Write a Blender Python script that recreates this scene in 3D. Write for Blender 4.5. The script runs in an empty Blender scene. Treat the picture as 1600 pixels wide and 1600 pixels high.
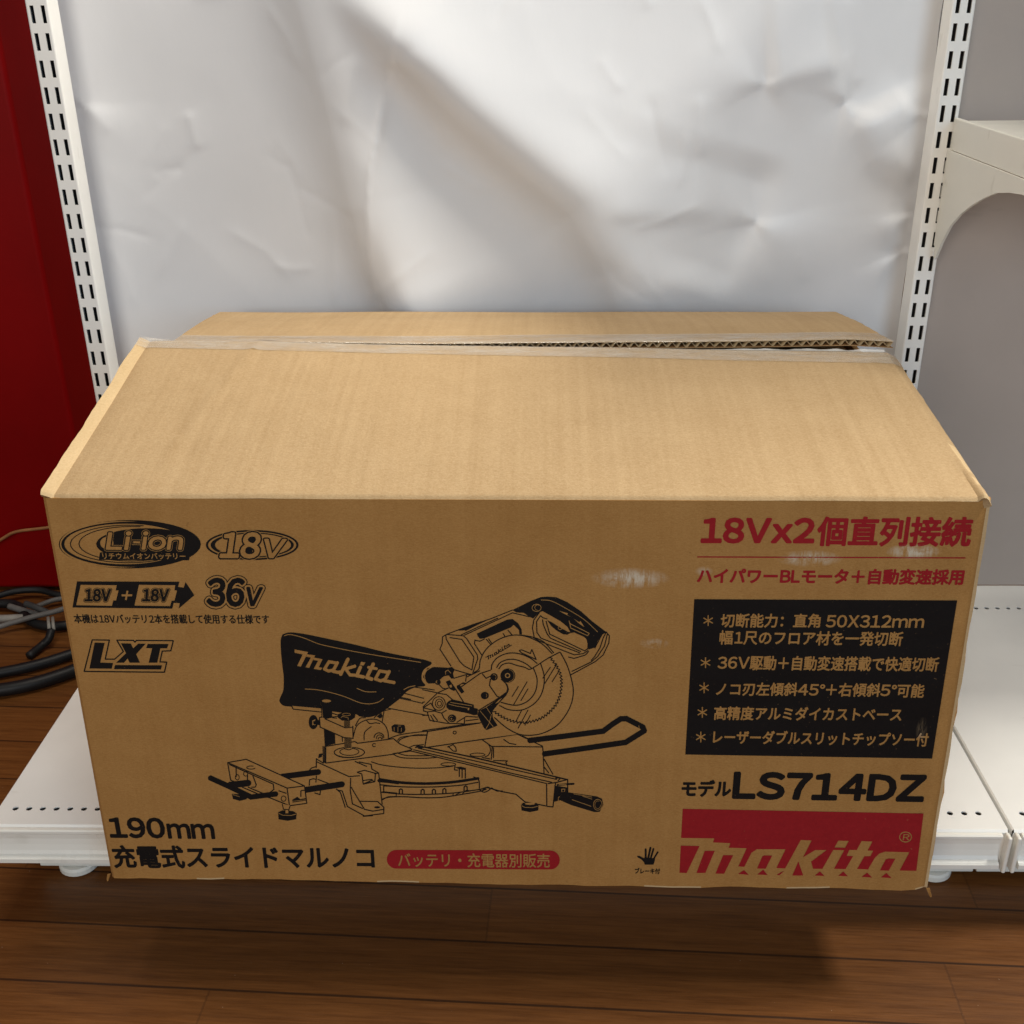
import bpy, bmesh, math, random
from mathutils import Vector, Matrix, noise
from mathutils.geometry import delaunay_2d_cdt
random.seed(7)
S = bpy.context.scene
COL = S.collection

# ------------------------------------------------------------------ camera
CAM_O = Vector((0.03882817, -0.76663421, 0.76561728))
CAM_F = Vector((-0.0226723, 0.90519415, -0.42439311))
CAM_R = Vector((0.99974246, 0.02010903, -0.01051827))
CAM_U = Vector((0.00098695, 0.42452229, 0.90541695))
FPX = 1741.7342
cd = bpy.data.cameras.new('camera')
cd.sensor_fit = 'HORIZONTAL'; cd.sensor_width = 36; cd.lens = FPX / 1600 * 36
cd.clip_start = 0.02; cd.clip_end = 60
cam = bpy.data.objects.new('camera', cd)
M = Matrix.Identity(4)
for i in range(3):
    M[i][0] = CAM_R[i]; M[i][1] = CAM_U[i]; M[i][2] = -CAM_F[i]; M[i][3] = CAM_O[i]
cam.matrix_world = M
COL.objects.link(cam); S.camera = cam

# ------------------------------------------------------------------ light
W = bpy.data.worlds.new('World'); S.world = W; W.use_nodes = True
bg = W.node_tree.nodes['Background']
bg.inputs[0].default_value = (1.0, 0.93, 0.86, 1); bg.inputs[1].default_value = 0.12
def area(name, loc, target, sx, sy, power, col):
    l = bpy.data.lights.new(name, 'AREA'); l.shape = 'RECTANGLE'; l.size = sx; l.size_y = sy
    l.energy = power; l.color = col
    o = bpy.data.objects.new(name, l); o.location = loc
    d = Vector(target) - Vector(loc)
    o.rotation_euler = d.to_track_quat('-Z', 'Y').to_euler()
    COL.objects.link(o); return o
area('ceiling_lamp', (-0.10, 0.15, 2.1), (-0.10, 0.151, 0), 0.9, 0.20, 14, (1.0, 0.92, 0.80))
area('ceiling_lamp', (1.45, 0.27, 2.0), (0.6, 0.15, 0), 0.7, 0.30, 48, (1.0, 0.95, 0.86))
area('window_light', (1.0, -2.1, 1.25), (0.1, 0.4, 0.5), 0.9, 0.9, 14, (0.52, 0.76, 1.0))
area('room_light', (-0.7, -2.1, 1.20), (0.0, 0.4, 0.5), 0.9, 0.9, 16, (1.0, 0.93, 0.85))
S.view_settings.view_transform = 'Standard'; S.view_settings.look = 'None'
S.view_settings.exposure = 0.20; S.view_settings.gamma = 1; S.view_settings.use_curve_mapping = False
try:
    S.cycles.use_denoising = True
except Exception: pass

# ------------------------------------------------------------------ node helpers
def new_mat(name):
    m = bpy.data.materials.new(name); m.use_nodes = True
    nt = m.node_tree
    return m, nt, nt.nodes['Principled BSDF']
def nd(nt, typ, props=None, **inp):
    n = nt.nodes.new(typ)
    for k, v in (props or {}).items(): setattr(n, k, v)
    for k, v in inp.items():
        key = int(k[1:]) if k[0] == 'i' and k[1:].isdigit() else k.replace('_', ' ')
        s = n.inputs[key]
        if hasattr(v, 'links') or isinstance(v, bpy.types.NodeSocket): nt.links.new(v, s)
        else: s.default_value = v
    return n
def math_(nt, op, a, b=0.0, c=None, clamp=False):
    n = nd(nt, 'ShaderNodeMath', {'operation': op, 'use_clamp': clamp}, i0=a, i1=b)
    if c is not None:
        if isinstance(c, bpy.types.NodeSocket): nt.links.new(c, n.inputs[2])
        else: n.inputs[2].default_value = c
    return n.outputs[0]
def mapr(nt, v, a, b, c, d):
    return nd(nt, 'ShaderNodeMapRange', None, i0=v, i1=a, i2=b, i3=c, i4=d).outputs[0]
def mix(nt, f, a, b, mode='MIX'):
    n = nt.nodes.new('ShaderNodeMix'); n.data_type = 'RGBA'; n.blend_type = mode
    for s, v in ((n.inputs[0], f), (n.inputs[6], a), (n.inputs[7], b)):
        if isinstance(v, bpy.types.NodeSocket): nt.links.new(v, s)
        else: s.default_value = v
    return n.outputs[2]
def coords(nt, scale=(1, 1, 1), rot=(0, 0, 0), loc=(0, 0, 0)):
    t = nt.nodes.new('ShaderNodeTexCoord')
    mp = nd(nt, 'ShaderNodeMapping', None, Vector=t.outputs['Object'])
    mp.inputs['Scale'].default_value = scale; mp.inputs['Rotation'].default_value = rot; mp.inputs['Location'].default_value = loc
    return mp.outputs[0]
def noise_(nt, vec, scale, detail=4, rough=0.55):
    return nd(nt, 'ShaderNodeTexNoise', None, Vector=vec, Scale=scale, Detail=detail, Roughness=rough).outputs[0]
def bump(nt, h, strength, dist, prev=None):
    n = nd(nt, 'ShaderNodeBump', None, Height=h, Strength=strength, Distance=dist)
    if prev is not None: nt.links.new(prev, n.inputs['Normal'])
    return n.outputs[0]

# ------------------------------------------------------------------ geometry helpers
def link(name, me, mat=None, parent=None, smooth=False):
    me.name = name
    o = bpy.data.objects.new(name, me); COL.objects.link(o)
    if mat: me.materials.append(mat)
    if smooth:
        for p in me.polygons: p.use_smooth = True
    if parent: o.parent = parent
    return o
def mesh(verts, faces):
    me = bpy.data.meshes.new('m'); me.from_pydata([tuple(v) for v in verts], [], faces); me.update()
    bm = bmesh.new(); bm.from_mesh(me)
    bmesh.ops.remove_doubles(bm, verts=bm.verts, dist=1e-7)
    bmesh.ops.recalc_face_normals(bm, faces=bm.faces); bm.to_mesh(me); bm.free()
    return me
def empty(name, loc=(0, 0, 0)):
    o = bpy.data.objects.new(name, None); o.location = loc; o.empty_display_size = 0.05
    COL.objects.link(o); return o
def tag(o, label=None, cat=None, group=None, kind=None):
    if label: o['label'] = label
    if cat: o['category'] = cat
    if group: o['group'] = group
    if kind: o['kind'] = kind
    return o
def box_me(lo, hi, bev=0.0, seg=2):
    bm = bmesh.new(); bmesh.ops.create_cube(bm, size=1)
    for v in bm.verts:
        for i in range(3): v.co[i] = lo[i] if v.co[i] < 0 else hi[i]
    if bev:
        bmesh.ops.bevel(bm, geom=list(bm.edges), offset=bev, segments=seg, affect='EDGES', profile=0.5)
    me = bpy.data.meshes.new('m'); bm.to_mesh(me); bm.free(); return me
def extrude_profile(pts, a, b, axis='x'):
    """closed profile pts (p,q) swept from a to b; axis x -> (s,p,q)"""
    n = len(pts); vs = []
    for s in (a, b):
        for p, q in pts: vs.append((s, p, q) if axis == 'x' else ((p, q, s) if axis == 'z' else (p, s, q)))
    fs = [[i, (i + 1) % n, n + (i + 1) % n, n + i] for i in range(n)] + [list(range(n))[::-1], list(range(n, 2 * n))]
    return mesh(vs, fs)
def catmull(pts, k=6):
    P = [Vector(p) for p in pts]
    if len(P) < 3: return P
    out = []
    for i in range(len(P) - 1):
        p0 = P[i - 1] if i else P[0] * 2 - P[1]
        p1, p2 = P[i], P[i + 1]
        p3 = P[i + 2] if i + 2 < len(P) else P[-1] * 2 - P[-2]
        for j in range(k):
            t = j / k
            out.append(0.5 * ((2 * p1) + (p2 - p0) * t + (2 * p0 - 5 * p1 + 4 * p2 - p3) * t * t + (3 * p1 - p0 - 3 * p2 + p3) * t ** 3))
    out.append(P[-1]); return out
def tube_me(pts, r, seg=12, k=8):
    P = catmull(pts, k); vs = []; fs = []
    up = Vector((0, 0, 1))
    for i, p in enumerate(P):
        d = (P[min(i + 1, len(P) - 1)] - P[max(i - 1, 0)]).normalized()
        a = d.cross(up)
        if a.length < 1e-3: a = d.cross(Vector((1, 0, 0)))
        a.normalize(); b = a.cross(d)
        for s in range(seg):
            t = 2 * math.pi * s / seg; vs.append(p + a * (r * math.cos(t)) + b * (r * math.sin(t)))
    for i in range(len(P) - 1):
        for s in range(seg):
            fs.append([i * seg + s, i * seg + (s + 1) % seg, (i + 1) * seg + (s + 1) % seg, (i + 1) * seg + s])
    fs.append(list(range(seg))[::-1]); fs.append([(len(P) - 1) * seg + s for s in range(seg)])
    return mesh(vs, fs)
def cyl_me(c, r, h, seg=24, bev=0.0):
    pts = []
    prof = [(0, 0), (r - bev, 0), (r, bev), (r, h - bev), (r - bev, h), (0, h)]
    vs = []; fs = []
    for i in range(seg):
        t = 2 * math.pi * i / seg
        for q, z in prof[1:-1]: vs.append((c[0] + q * math.cos(t), c[1] + q * math.sin(t), c[2] + z))
    for i in range(seg):
        j = (i + 1) % seg
        for k in range(3): fs.append([i * 4 + k, j * 4 + k, j * 4 + k + 1, i * 4 + k + 1])
    fs.append([i * 4 for i in range(seg)][::-1]); fs.append([i * 4 + 3 for i in range(seg)])
    return mesh(vs, fs)
def plate_tris(outer, holes):
    """2D plate with holes -> (verts, tris)"""
    vs = [Vector(p) for p in outer]; fcs = [list(range(len(outer)))]
    for h in holes:
        b = len(vs); vs += [Vector(p) for p in h]; fcs.append(list(range(b, b + len(h))))
    v, _, f, _, _, of = delaunay_2d_cdt(vs, [], fcs, 1, 1e-7, True)
    return v, [t for t, o in zip(f, of) if o == [0]]
def plate_me(outer, holes, to3, depth):
    """plate sheet with real holes whose rims go back by the vector depth"""
    v, t = plate_tris(outer, holes)
    vs = [to3(p) for p in v]; fs = [list(x) for x in t]
    for h in holes:
        b = len(vs); n = len(h)
        vs += [to3(Vector(p)) for p in h] + [to3(Vector(p)) + Vector(depth) for p in h]
        fs += [[b + i, b + (i + 1) % n, b + n + (i + 1) % n, b + n + i] for i in range(n)]
    me = bpy.data.meshes.new('m'); me.from_pydata([tuple(a) for a in vs], [], fs); me.update(); return me
def px_ray(x, y):
    return (CAM_F + CAM_R * ((x - 800) / FPX) + CAM_U * ((800 - y) / FPX))
def px_plane(x, y, axis, val):
    d = px_ray(x, y); return CAM_O + d * ((val - CAM_O[axis]) / d[axis])

# ------------------------------------------------------------------ materials
def enamel(name, col, rough=0.35, tex=0.04):
    m, nt, b = new_mat(name)
    c = coords(nt)
    n = noise_(nt, c, 9, 5); n2 = noise_(nt, c, 900, 2)
    v = mapr(nt, n, 0.3, 0.7, 1 - tex, 1 + tex)
    col4 = (*col, 1)
    cc = mix(nt, 1.0, col4, nd(nt, 'ShaderNodeCombineColor', None, i0=v, i1=v, i2=v).outputs[0], 'MULTIPLY')
    sc = nd(nt, 'ShaderNodeTexNoise', None, Vector=coords(nt, (14, 60, 30)), Scale=1.0, Detail=6).outputs[0]
    cc = mix(nt, mapr(nt, sc, 0.66, 0.74, 0, 0.25), cc, (col[0] * .55, col[1] * .52, col[2] * .46, 1))
    nt.links.new(cc, b.inputs['Base Color'])
    b.inputs['Roughness'].default_value = rough
    nt.links.new(mapr(nt, n, 0.3, 0.7, rough - .06, rough + .1), b.inputs['Roughness'])
    nt.links.new(bump(nt, n2, 0.12, 0.0004), b.inputs['Normal'])
    return m
WHITE = enamel('white_enamel', (0.85, 0.84, 0.80))
RAILM = enamel('white_rail', (0.83, 0.81, 0.74), 0.3)
PANELM = enamel('panel_paint', (0.44, 0.375, 0.33), 0.5)
SHELFM = enamel('shelf_enamel', (0.72, 0.71, 0.65), 0.4)

def kraft(name, c1, c2, scuffs=(), flute=0.25, blotch=0.35, line=0.0):
    m, nt, b = new_mat(name)
    c = coords(nt)
    fib = noise_(nt, coords(nt, (110, 150, 420)), 3.0, 6, 0.7)      # fibres lying across
    blo = noise_(nt, c, 22, 5, 0.6)
    spk = noise_(nt, coords(nt, (1, 1, 1.6)), 700, 3, 0.6)
    f = math_(nt, 'ADD', math_(nt, 'MULTIPLY', fib, 0.5), math_(nt, 'ADD', math_(nt, 'MULTIPLY', blo, blotch), math_(nt, 'MULTIPLY', spk, 0.60 - blotch)))
    ln = noise_(nt, coords(nt, (150, 2.5, 2.5)), 1.0, 3, 0.6)
    f = math_(nt, 'ADD', f, math_(nt, 'MULTIPLY', math_(nt, 'SUBTRACT', ln, 0.5), line))
    col = mix(nt, mapr(nt, f, 0.40, 0.70, 0, 1), (*c1, 1), (*c2, 1))
    dark = mapr(nt, noise_(nt, c, 160, 3, 0.7), 0.70, 0.78, 0, 0.35)
    col = mix(nt, dark, col, (c1[0] * .5, c1[1] * .47, c1[2] * .42, 1))
    if scuffs:
        t = nt.nodes.new('ShaderNodeTexCoord').outputs['Object']
        tot = None
        streak = noise_(nt, coords(nt, (330, 1, 60)), 1.0, 4, 0.7)
        brk = noise_(nt, coords(nt, (60, 1, 90), loc=(3, 0, 1)), 1.0, 4, 0.7)
        for (cx, cz, rx, rz, s) in scuffs:
            d = nd(nt, 'ShaderNodeVectorMath', {'operation': 'MULTIPLY'}, i0=nd(nt, 'ShaderNodeVectorMath', {'operation': 'SUBTRACT'}, i0=t, i1=(cx, 0, cz)).outputs[0], i1=(1 / rx, 0, 1 / rz)).outputs[0]
            r = nd(nt, 'ShaderNodeVectorMath', {'operation': 'LENGTH'}, i0=d).outputs['Value']
            w = math_(nt, 'MULTIPLY', mapr(nt, r, 0.2, 1.0, 1, 0), s)
            tot = w if tot is None else math_(nt, 'MAXIMUM', tot, w)
        k = math_(nt, 'MULTIPLY', tot, math_(nt, 'MULTIPLY', mapr(nt, streak, 0.36, 0.58, 0, 1.3), mapr(nt, brk, 0.34, 0.52, 0, 1.2)), clamp=True)
        col = mix(nt, k, col, (0.55, 0.46, 0.34, 1))
    nt.links.new(col, b.inputs['Base Color'])
    b.inputs['Roughness'].default_value = 0.8; b.inputs['Specular IOR Level'].default_value = 0.25
    wv = nd(nt, 'ShaderNodeTexWave', {'bands_direction': 'X'}, Vector=c, Scale=31.0, Distortion=0.6, Detail=1.0).outputs[0]
    n1 = bump(nt, wv, flute, 0.0006)
    wav = noise_(nt, coords(nt, (1, 1, 1.4)), 7.0, 3, 0.5)
    n2 = bump(nt, wav, 0.35, 0.02, n1)
    n3 = bump(nt, f, 0.35, 0.0012, n2)
    nt.links.new(n3, b.inputs['Normal'])
    return m
SCUFF = []   # filled with front panel places below

# ------------------------------------------------------------------ box frame
BX, BY, BYAW, BW, BZ, BH, BLEAN, BD = 0.02, -0.0672, -0.0119, 0.6724, 0.10, 0.3393, 0.0169, 0.455
cB, sB = math.cos(BYAW), math.sin(BYAW)
BASE = Vector((BX, BY + BD / 2, BZ))
EX = Vector((cB, sB, 0)); EY = Vector((-sB, cB, 0))
UPF = Vector((0, BLEAN, BH)).normalized()
def face_pt(u, h, off=0.0):          # point on front face: u across, h up (0..BH), off outward
    n = UPF.cross(EX).normalized()
    if n.y > 0: n = -n
    return Vector((BX, BY, BZ)) + EX * u + Vector((0, BLEAN * h / BH, h)) + n * off
NF = UPF.cross(EX).normalized()
if NF.y > 0: NF = -NF
def px_face(x, y, off=0.00035):
    p0 = Vector((BX, BY, BZ)) + NF * off
    d = px_ray(x, y); t = (p0 - CAM_O).dot(NF) / d.dot(NF)
    return CAM_O + d * t
for (px, py, rx, ry, s) in ((985, 904, 60, 17, .75), (1265, 873, 50, 13, .7), (1428, 862, 42, 12, .9), (1022, 1006, 24, 9, .5), (1440, 1140, 9, 22, .5), (1100, 893, 14, 8, .4)):
    p = px_face(px, py) - BASE
    SCUFF.append((p.x, p.z, rx / 2050, ry / 1900, s))
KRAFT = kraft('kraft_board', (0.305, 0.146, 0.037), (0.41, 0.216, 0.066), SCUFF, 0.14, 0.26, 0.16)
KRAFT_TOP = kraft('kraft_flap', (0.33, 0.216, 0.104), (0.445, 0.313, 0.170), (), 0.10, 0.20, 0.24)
KRAFT_IN = kraft('kraft_inside', (0.30, 0.17, 0.075), (0.40, 0.24, 0.11))
KRAFT_EDGE = kraft('kraft_edge', (0.45, 0.315, 0.16), (0.56, 0.41, 0.23))
def ink_mat(name, col, rough=0.75):
    m, nt, b = new_mat(name)
    c = coords(nt)
    n = noise_(nt, c, 260, 4, 0.7)
    fl = noise_(nt, coords(nt, (300, 1, 40)), 1.0, 4, 0.7)
    cc = mix(nt, mapr(nt, n, 0.35, 0.75, 0, 0.35), (*col, 1), (col[0] * 1.5 + .006, col[1] * 1.5 + .003, col[2] * 1.4 + .001, 1))
    t = nt.nodes.new('ShaderNodeTexCoord').outputs['Object']
    cc = mix(nt, mapr(nt, noise_(nt, c, 520, 2), 0.72, 0.80, 0, 0.5), cc, (0.30, 0.17, 0.07, 1))
    tot = None
    for (cx, cz, rx, rz, s) in [SCUFF[4], SCUFF[2], SCUFF[1]]:
        d = nd(nt, 'ShaderNodeVectorMath', {'operation': 'MULTIPLY'}, i0=nd(nt, 'ShaderNodeVectorMath', {'operation': 'SUBTRACT'}, i0=t, i1=(cx, 0, cz)).outputs[0], i1=(1 / rx, 0, 1 / rz)).outputs[0]
        r = nd(nt, 'ShaderNodeVectorMath', {'operation': 'LENGTH'}, i0=d).outputs['Value']
        w = math_(nt, 'MULTIPLY', mapr(nt, r, 0.2, 1.0, 1, 0), s)
        tot = w if tot is None else math_(nt, 'MAXIMUM', tot, w)
    k = math_(nt, 'MULTIPLY', tot, mapr(nt, fl, 0.42, 0.6, 0, 0.7), clamp=True)
    cc = mix(nt, k, cc, (0.42, 0.30, 0.17, 1))
    nt.links.new(cc, b.inputs['Base Color']); b.inputs['Roughness'].default_value = rough; b.inputs['Specular IOR Level'].default_value = 0.2
    wav = noise_(nt, coords(nt, (1, 1, 1.4)), 7.0, 3, 0.5)
    nt.links.new(bump(nt, n, 0.2, 0.0006, bump(nt, wav, 0.35, 0.02)), b.inputs['Normal'])
    return m
INK = ink_mat('black_ink', (0.0045, 0.0032, 0.003))
INK_RED = ink_mat('red_ink', (0.26, 0.008, 0.012))

# ------------------------------------------------------------------ setting: floor
def floor_mat():
    m, nt, b = new_mat('wood_floor')
    a = math.radians(2.8)
    c = coords(nt, rot=(0, 0, a), loc=(0, 0.0335, 0))
    sep = nd(nt, 'ShaderNodeSeparateXYZ', None, Vector=c)
    PW = 0.0655
    row = math_(nt, 'DIVIDE', sep.outputs[1], PW)
    idx = math_(nt, 'FLOOR', row); fr = math_(nt, 'FRACT', row)
    rnd = nd(nt, 'ShaderNodeTexWhiteNoise', {'noise_dimensions': '1D'}, W=idx).outputs[0]
    xs = math_(nt, 'ADD', sep.outputs[0], math_(nt, 'MULTIPLY', rnd, 3.1))
    xr = math_(nt, 'DIVIDE', xs, 0.9)
    xi = math_(nt, 'FLOOR', xr); xf = math_(nt, 'FRACT', xr)
    rnd2 = nd(nt, 'ShaderNodeTexWhiteNoise', {'noise_dimensions': '2D'}, Vector=nd(nt, 'ShaderNodeCombineXYZ', None, X=idx, Y=xi).outputs[0]).outputs[0]
    off = nd(nt, 'ShaderNodeCombineXYZ', None, X=math_(nt, 'MULTIPLY', rnd2, 17.0), Y=math_(nt, 'MULTIPLY', rnd, 9.0), Z=0.0).outputs[0]
    v = nd(nt, 'ShaderNodeVectorMath', {'operation': 'ADD'}, i0=c, i1=off).outputs[0]
    g = nd(nt, 'ShaderNodeVectorMath', {'operation': 'MULTIPLY'}, i0=v, i1=(9, 170, 1)).outputs[0]
    grain = noise_(nt, g, 1.6, 8, 0.65)
    g2 = nd(nt, 'ShaderNodeVectorMath', {'operation': 'MULTIPLY'}, i0=v, i1=(22, 620, 1)).outputs[0]
    pore = noise_(nt, g2, 1.0, 4, 0.7)
    fig = nd(nt, 'ShaderNodeTexWave', {'bands_direction': 'Y'}, Vector=nd(nt, 'ShaderNodeVectorMath', {'operation': 'MULTIPLY'}, i0=v, i1=(0.9, 5.5, 1)).outputs[0], Scale=3.0, Distortion=9.0, Detail=4.0, Detail_Scale=1.3).outputs[0]
    t = math_(nt, 'ADD', math_(nt, 'MULTIPLY', grain, 0.6), math_(nt, 'ADD', math_(nt, 'MULTIPLY', fig, 0.07), math_(nt, 'MULTIPLY', pore, 0.38)))
    col = mix(nt, mapr(nt, t, 0.30, 0.76, 0, 1), (0.070, 0.023, 0.0050, 1), (0.200, 0.076, 0.0190, 1))
    tone = mapr(nt, rnd2, 0, 1, 0.85, 1.12)
    col = mix(nt, 1.0, col, nd(nt, 'ShaderNodeCombineColor', None, i0=tone, i1=tone, i2=tone).outputs[0], 'MULTIPLY')
    seam = math_(nt, 'MAXIMUM', mapr(nt, math_(nt, 'ABSOLUTE', math_(nt, 'SUBTRACT', fr, 0.5)), 0.476, 0.489, 0, 1),
                 mapr(nt, math_(nt, 'ABSOLUTE', math_(nt, 'SUBTRACT', xf, 0.5)), 0.4986, 0.4993, 0, 0.35))
    col = mix(nt, math_(nt, 'MULTIPLY', seam, 0.8), col, (0.018, 0.008, 0.004, 1))
    dust = mapr(nt, noise_(nt, c, 310, 2), 0.765, 0.79, 0, 0.6)
    col = mix(nt, dust, col, (0.42, 0.34, 0.26, 1))
    nt.links.new(col, b.inputs['Base Color'])
    nt.links.new(mapr(nt, pore, 0.3, 0.7, 0.30, 0.46), b.inputs['Roughness']); b.inputs['Specular IOR Level'].default_value = 0.28
    n1 = bump(nt, seam, -0.6, 0.0015)
    nt.links.new(bump(nt, pore, 0.18, 0.0006, n1), b.inputs['Normal'])
    return m
fl = link('floor', mesh([(-4, -4, 0), (4, -4, 0), (4, 3, 0), (-4, 3, 0)], [[0, 1, 2, 3]]), floor_mat())
tag(fl, kind='structure')

# ------------------------------------------------------------------ red wall
def red_mat():
    m, nt, b = new_mat('red_paint')
    c = coords(nt); n = noise_(nt, c, 6, 4)
    col = mix(nt, mapr(nt, n, 0.3, 0.7, 0, 1), (0.19, 0.0006, 0.001, 1), (0.24, 0.001, 0.0015, 1))
    nt.links.new(col, b.inputs['Base Color']); b.inputs['Roughness'].default_value = 0.5; b.inputs['Specular IOR Level'].default_value = 0.12
    nt.links.new(bump(nt, noise_(nt, c, 240, 3), 0.15, 0.0008), b.inputs['Normal']); return m
rw = link('red_cabinet', box_me((-1.7, 0.604, 0.004), (-0.575, 1.3, 2.0), 0.007, 4), red_mat(), None, True)
tag(rw, 'tall plain deep red cabinet behind the left slotted post', 'cabinet')

# ------------------------------------------------------------------ shelving unit
unit = empty('shelving_unit', (0, 0.22, 0))
tag(unit, 'white metal shop shelving base with two slotted posts, carrying the cardboard box', 'shelving')
UO = Vector((0, 0.22, 0))
def shift(me, o):
    me.transform(Matrix.Translation(-Vector(o))); return me
def slot_pts(cx, cz, w, h):
    return [(cx - w / 2, cz - h / 2), (cx + w / 2, cz - h / 2), (cx + w / 2, cz + h / 2), (cx - w / 2, cz + h / 2)]
YP = 0.4207
def make_post():
    z0, z1, hw = 0.02, 1.35, 0.0112
    ph = 0.7484 % 0.025
    holes = []
    k = 0
    while ph + 0.025 * k < z1 - 0.02:
        z = ph + 0.025 * k; k += 1
        if z < z0 + 0.02: continue
        for s in (-1, 1): holes.append(slot_pts(s * 0.0055, z, 0.0040, 0.0160))
    me = plate_me([(-hw + .0016, z0), (hw - .0016, z0), (hw - .0016, z1), (-hw + .0016, z1)], holes, lambda p: Vector((p.x, YP, p.y)), (0, 0.0016, 0))
    bm = bmesh.new(); bm.from_mesh(me)
    # rounded corners, side walls
    prof = []
    for i in range(4):
        a = i / 3 * math.pi / 2
        prof.append((hw - .0016 + .0016 * math.sin(a), YP + .0016 - .0016 * math.cos(a)))
    prof.append((hw, YP + 0.026))
    for s in (-1, 1):
        ring = []
        for x, y in prof: ring.append((bm.verts.new((s * x, y, z0)), bm.verts.new((s * x, y, z1))))
        for a, b in zip(ring[:-1], ring[1:]):
            bm.faces.new((a[0], b[0], b[1], a[1]) if s > 0 else (b[0], a[0], a[1], b[1]))
    v = [bm.verts.new(p) for p in ((-hw, YP + .026, z0), (hw, YP + .026, z0), (hw, YP + .026, z1), (-hw, YP + .026, z1))]
    bm.faces.new(v[::-1])
    v = [bm.verts.new(p) for p in ((-hw, YP + .0016, z1), (hw, YP + .0016, z1), (hw, YP + .026, z1), (-hw, YP + .026, z1))]
    bm.faces.new(v)
    bm.to_mesh(me); bm.free()
    return me
post_me = make_post(); shift(post_me, (0, 0.22, 0))
p1 = link('slotted_post', post_me, WHITE, unit); p1.location.x = -0.45
p2 = p1.copy(); COL.objects.link(p2); p2.parent = unit; p2.location.x = 0.45
# near-black filler, painted as the shade inside the hollow posts
m_dark, _nt, _b = new_mat('hollow_shade'); _b.inputs['Base Color'].default_value = (0.012, 0.011, 0.012, 1); _b.inputs['Roughness'].default_value = .9
hollow_fill = shift(box_me((-0.0100, YP + 0.0100, 0.02), (0.0100, YP + 0.024, 1.345)), (0, 0.22, 0))
for p in (p1, p2): link('post_hollow_shade', hollow_fill if p is p1 else hollow_fill.copy(), m_dark if p is p1 else None, p)

def ellipse2(cx, cy, rx, ry, n=14):
    return [(cx + rx * math.cos(2 * math.pi * i / n), cy + ry * math.sin(2 * math.pi * i / n)) for i in range(n)]
def deck(x0, x1):
    zt, yb = 0.10, 0.44
    holes = []
    k = 0
    x = x0 + 0.0165
    while x < x1 - 0.012:
        holes.append(ellipse2(x, 0.0228, 0.0027, 0.0027)); holes.append(ellipse2(x, 0.385, 0.0027, 0.0027)); x += 0.0125
    me = plate_me([(x0 + .0012, 0.002), (x1 - .0012, 0.002), (x1 - .0012, yb), (x0 + .0012, yb)], holes, lambda p: Vector((p.x, p.y, zt)), (0, 0, -0.0012))
    bm = bmesh.new(); bm.from_mesh(me)
    def quad(*ps): bm.faces.new([bm.verts.new(p) for p in ps])
    for x, s in ((x0, -1), (x1, 1)):       # folded side lips
        xi = x - s * 0.0012
        quad((xi, 0.002, zt), (xi, yb, zt), (x, yb, zt - .0012), (x, 0.002, zt - .0012))
        quad((x, 0.002, zt - .0012), (x, yb, zt - .0012), (x, yb, 0.06), (x, 0.002, 0.06))
    quad((x0, yb, zt), (x1, yb, zt), (x1, yb, 0.06), (x0, yb, 0.06))
    quad((x0, 0.002, 0.060), (x1, 0.002, 0.060), (x1, yb, 0.060), (x0, yb, 0.060))
    quad((x0 + .0012, 0.002, zt), (x1 - .0012, 0.002, zt), (x1 - .0012, 0.0, zt - .002), (x0 + .0012, 0.0, zt - .002))
    quad((x0, 0.0, zt - .002), (x1, 0.0, zt - .002), (x1, 0.0, 0.06), (x0, 0.0, 0.06))
    bm.to_mesh(me); bm.free(); return me
RAIL = [(0.0, 0.0985), (-0.0030, 0.0985), (-0.0042, 0.0974), (-0.0042, 0.0952), (-0.0032, 0.0942), (-0.0022, 0.0934), (-0.0010, 0.0915), (0.0, 0.086),
        (-0.0005, 0.080), (-0.0018, 0.0745), (-0.0035, 0.0715), (-0.0062, 0.0703), (-0.0078, 0.0690), (-0.0078, 0.0648), (-0.0062, 0.0635), (0.0, 0.0632)]
RAIL = [(y - 0.0006, z) for y, z in RAIL]
for (x0, x1) in ((-0.4495, 0.4485), (0.4515, 1.35)):
    link('base_deck', shift(deck(x0, x1), UO), WHITE, unit)
    r = link('front_rail', shift(extrude_profile(RAIL, x0 + (0.0 if x0 < 0 else 0.007), x1 - (0.007 if x0 < 0 else 0)), UO), RAILM, unit)
    link('kick_plate', shift(box_me((x0 + (0.012 if x0 < 0 else -.0005), 0.047, 0.010), (x1 - .0005 if x0 < 0 else x1, 0.058, 0.0585), 0.001), UO), SHELFM, unit)
for x in (0.4446, 0.4525):
    link('rail_end_cap', shift(box_me((x, -0.0090, 0.0600), (x + 0.0036, -0.0002, 0.0992), 0.0016, 3), UO), RAILM, unit)
for x in (-0.405, 0.413):
    link('levelling_foot', shift(cyl_me((x, 0.060, 0.0005), 0.019, 0.0085, 28, 0.002), UO), SHELFM, unit)
link('back_panel', shift(box_me((0.4625, 0.440, 0.1005), (1.36, 0.447, 1.36), 0.001), UO), PANELM, unit)
link('back_panel', shift(box_me((-0.437, 0.492, 0.02), (0.437, 0.50, 1.36), 0.001), UO), PANELM, unit)

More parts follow.
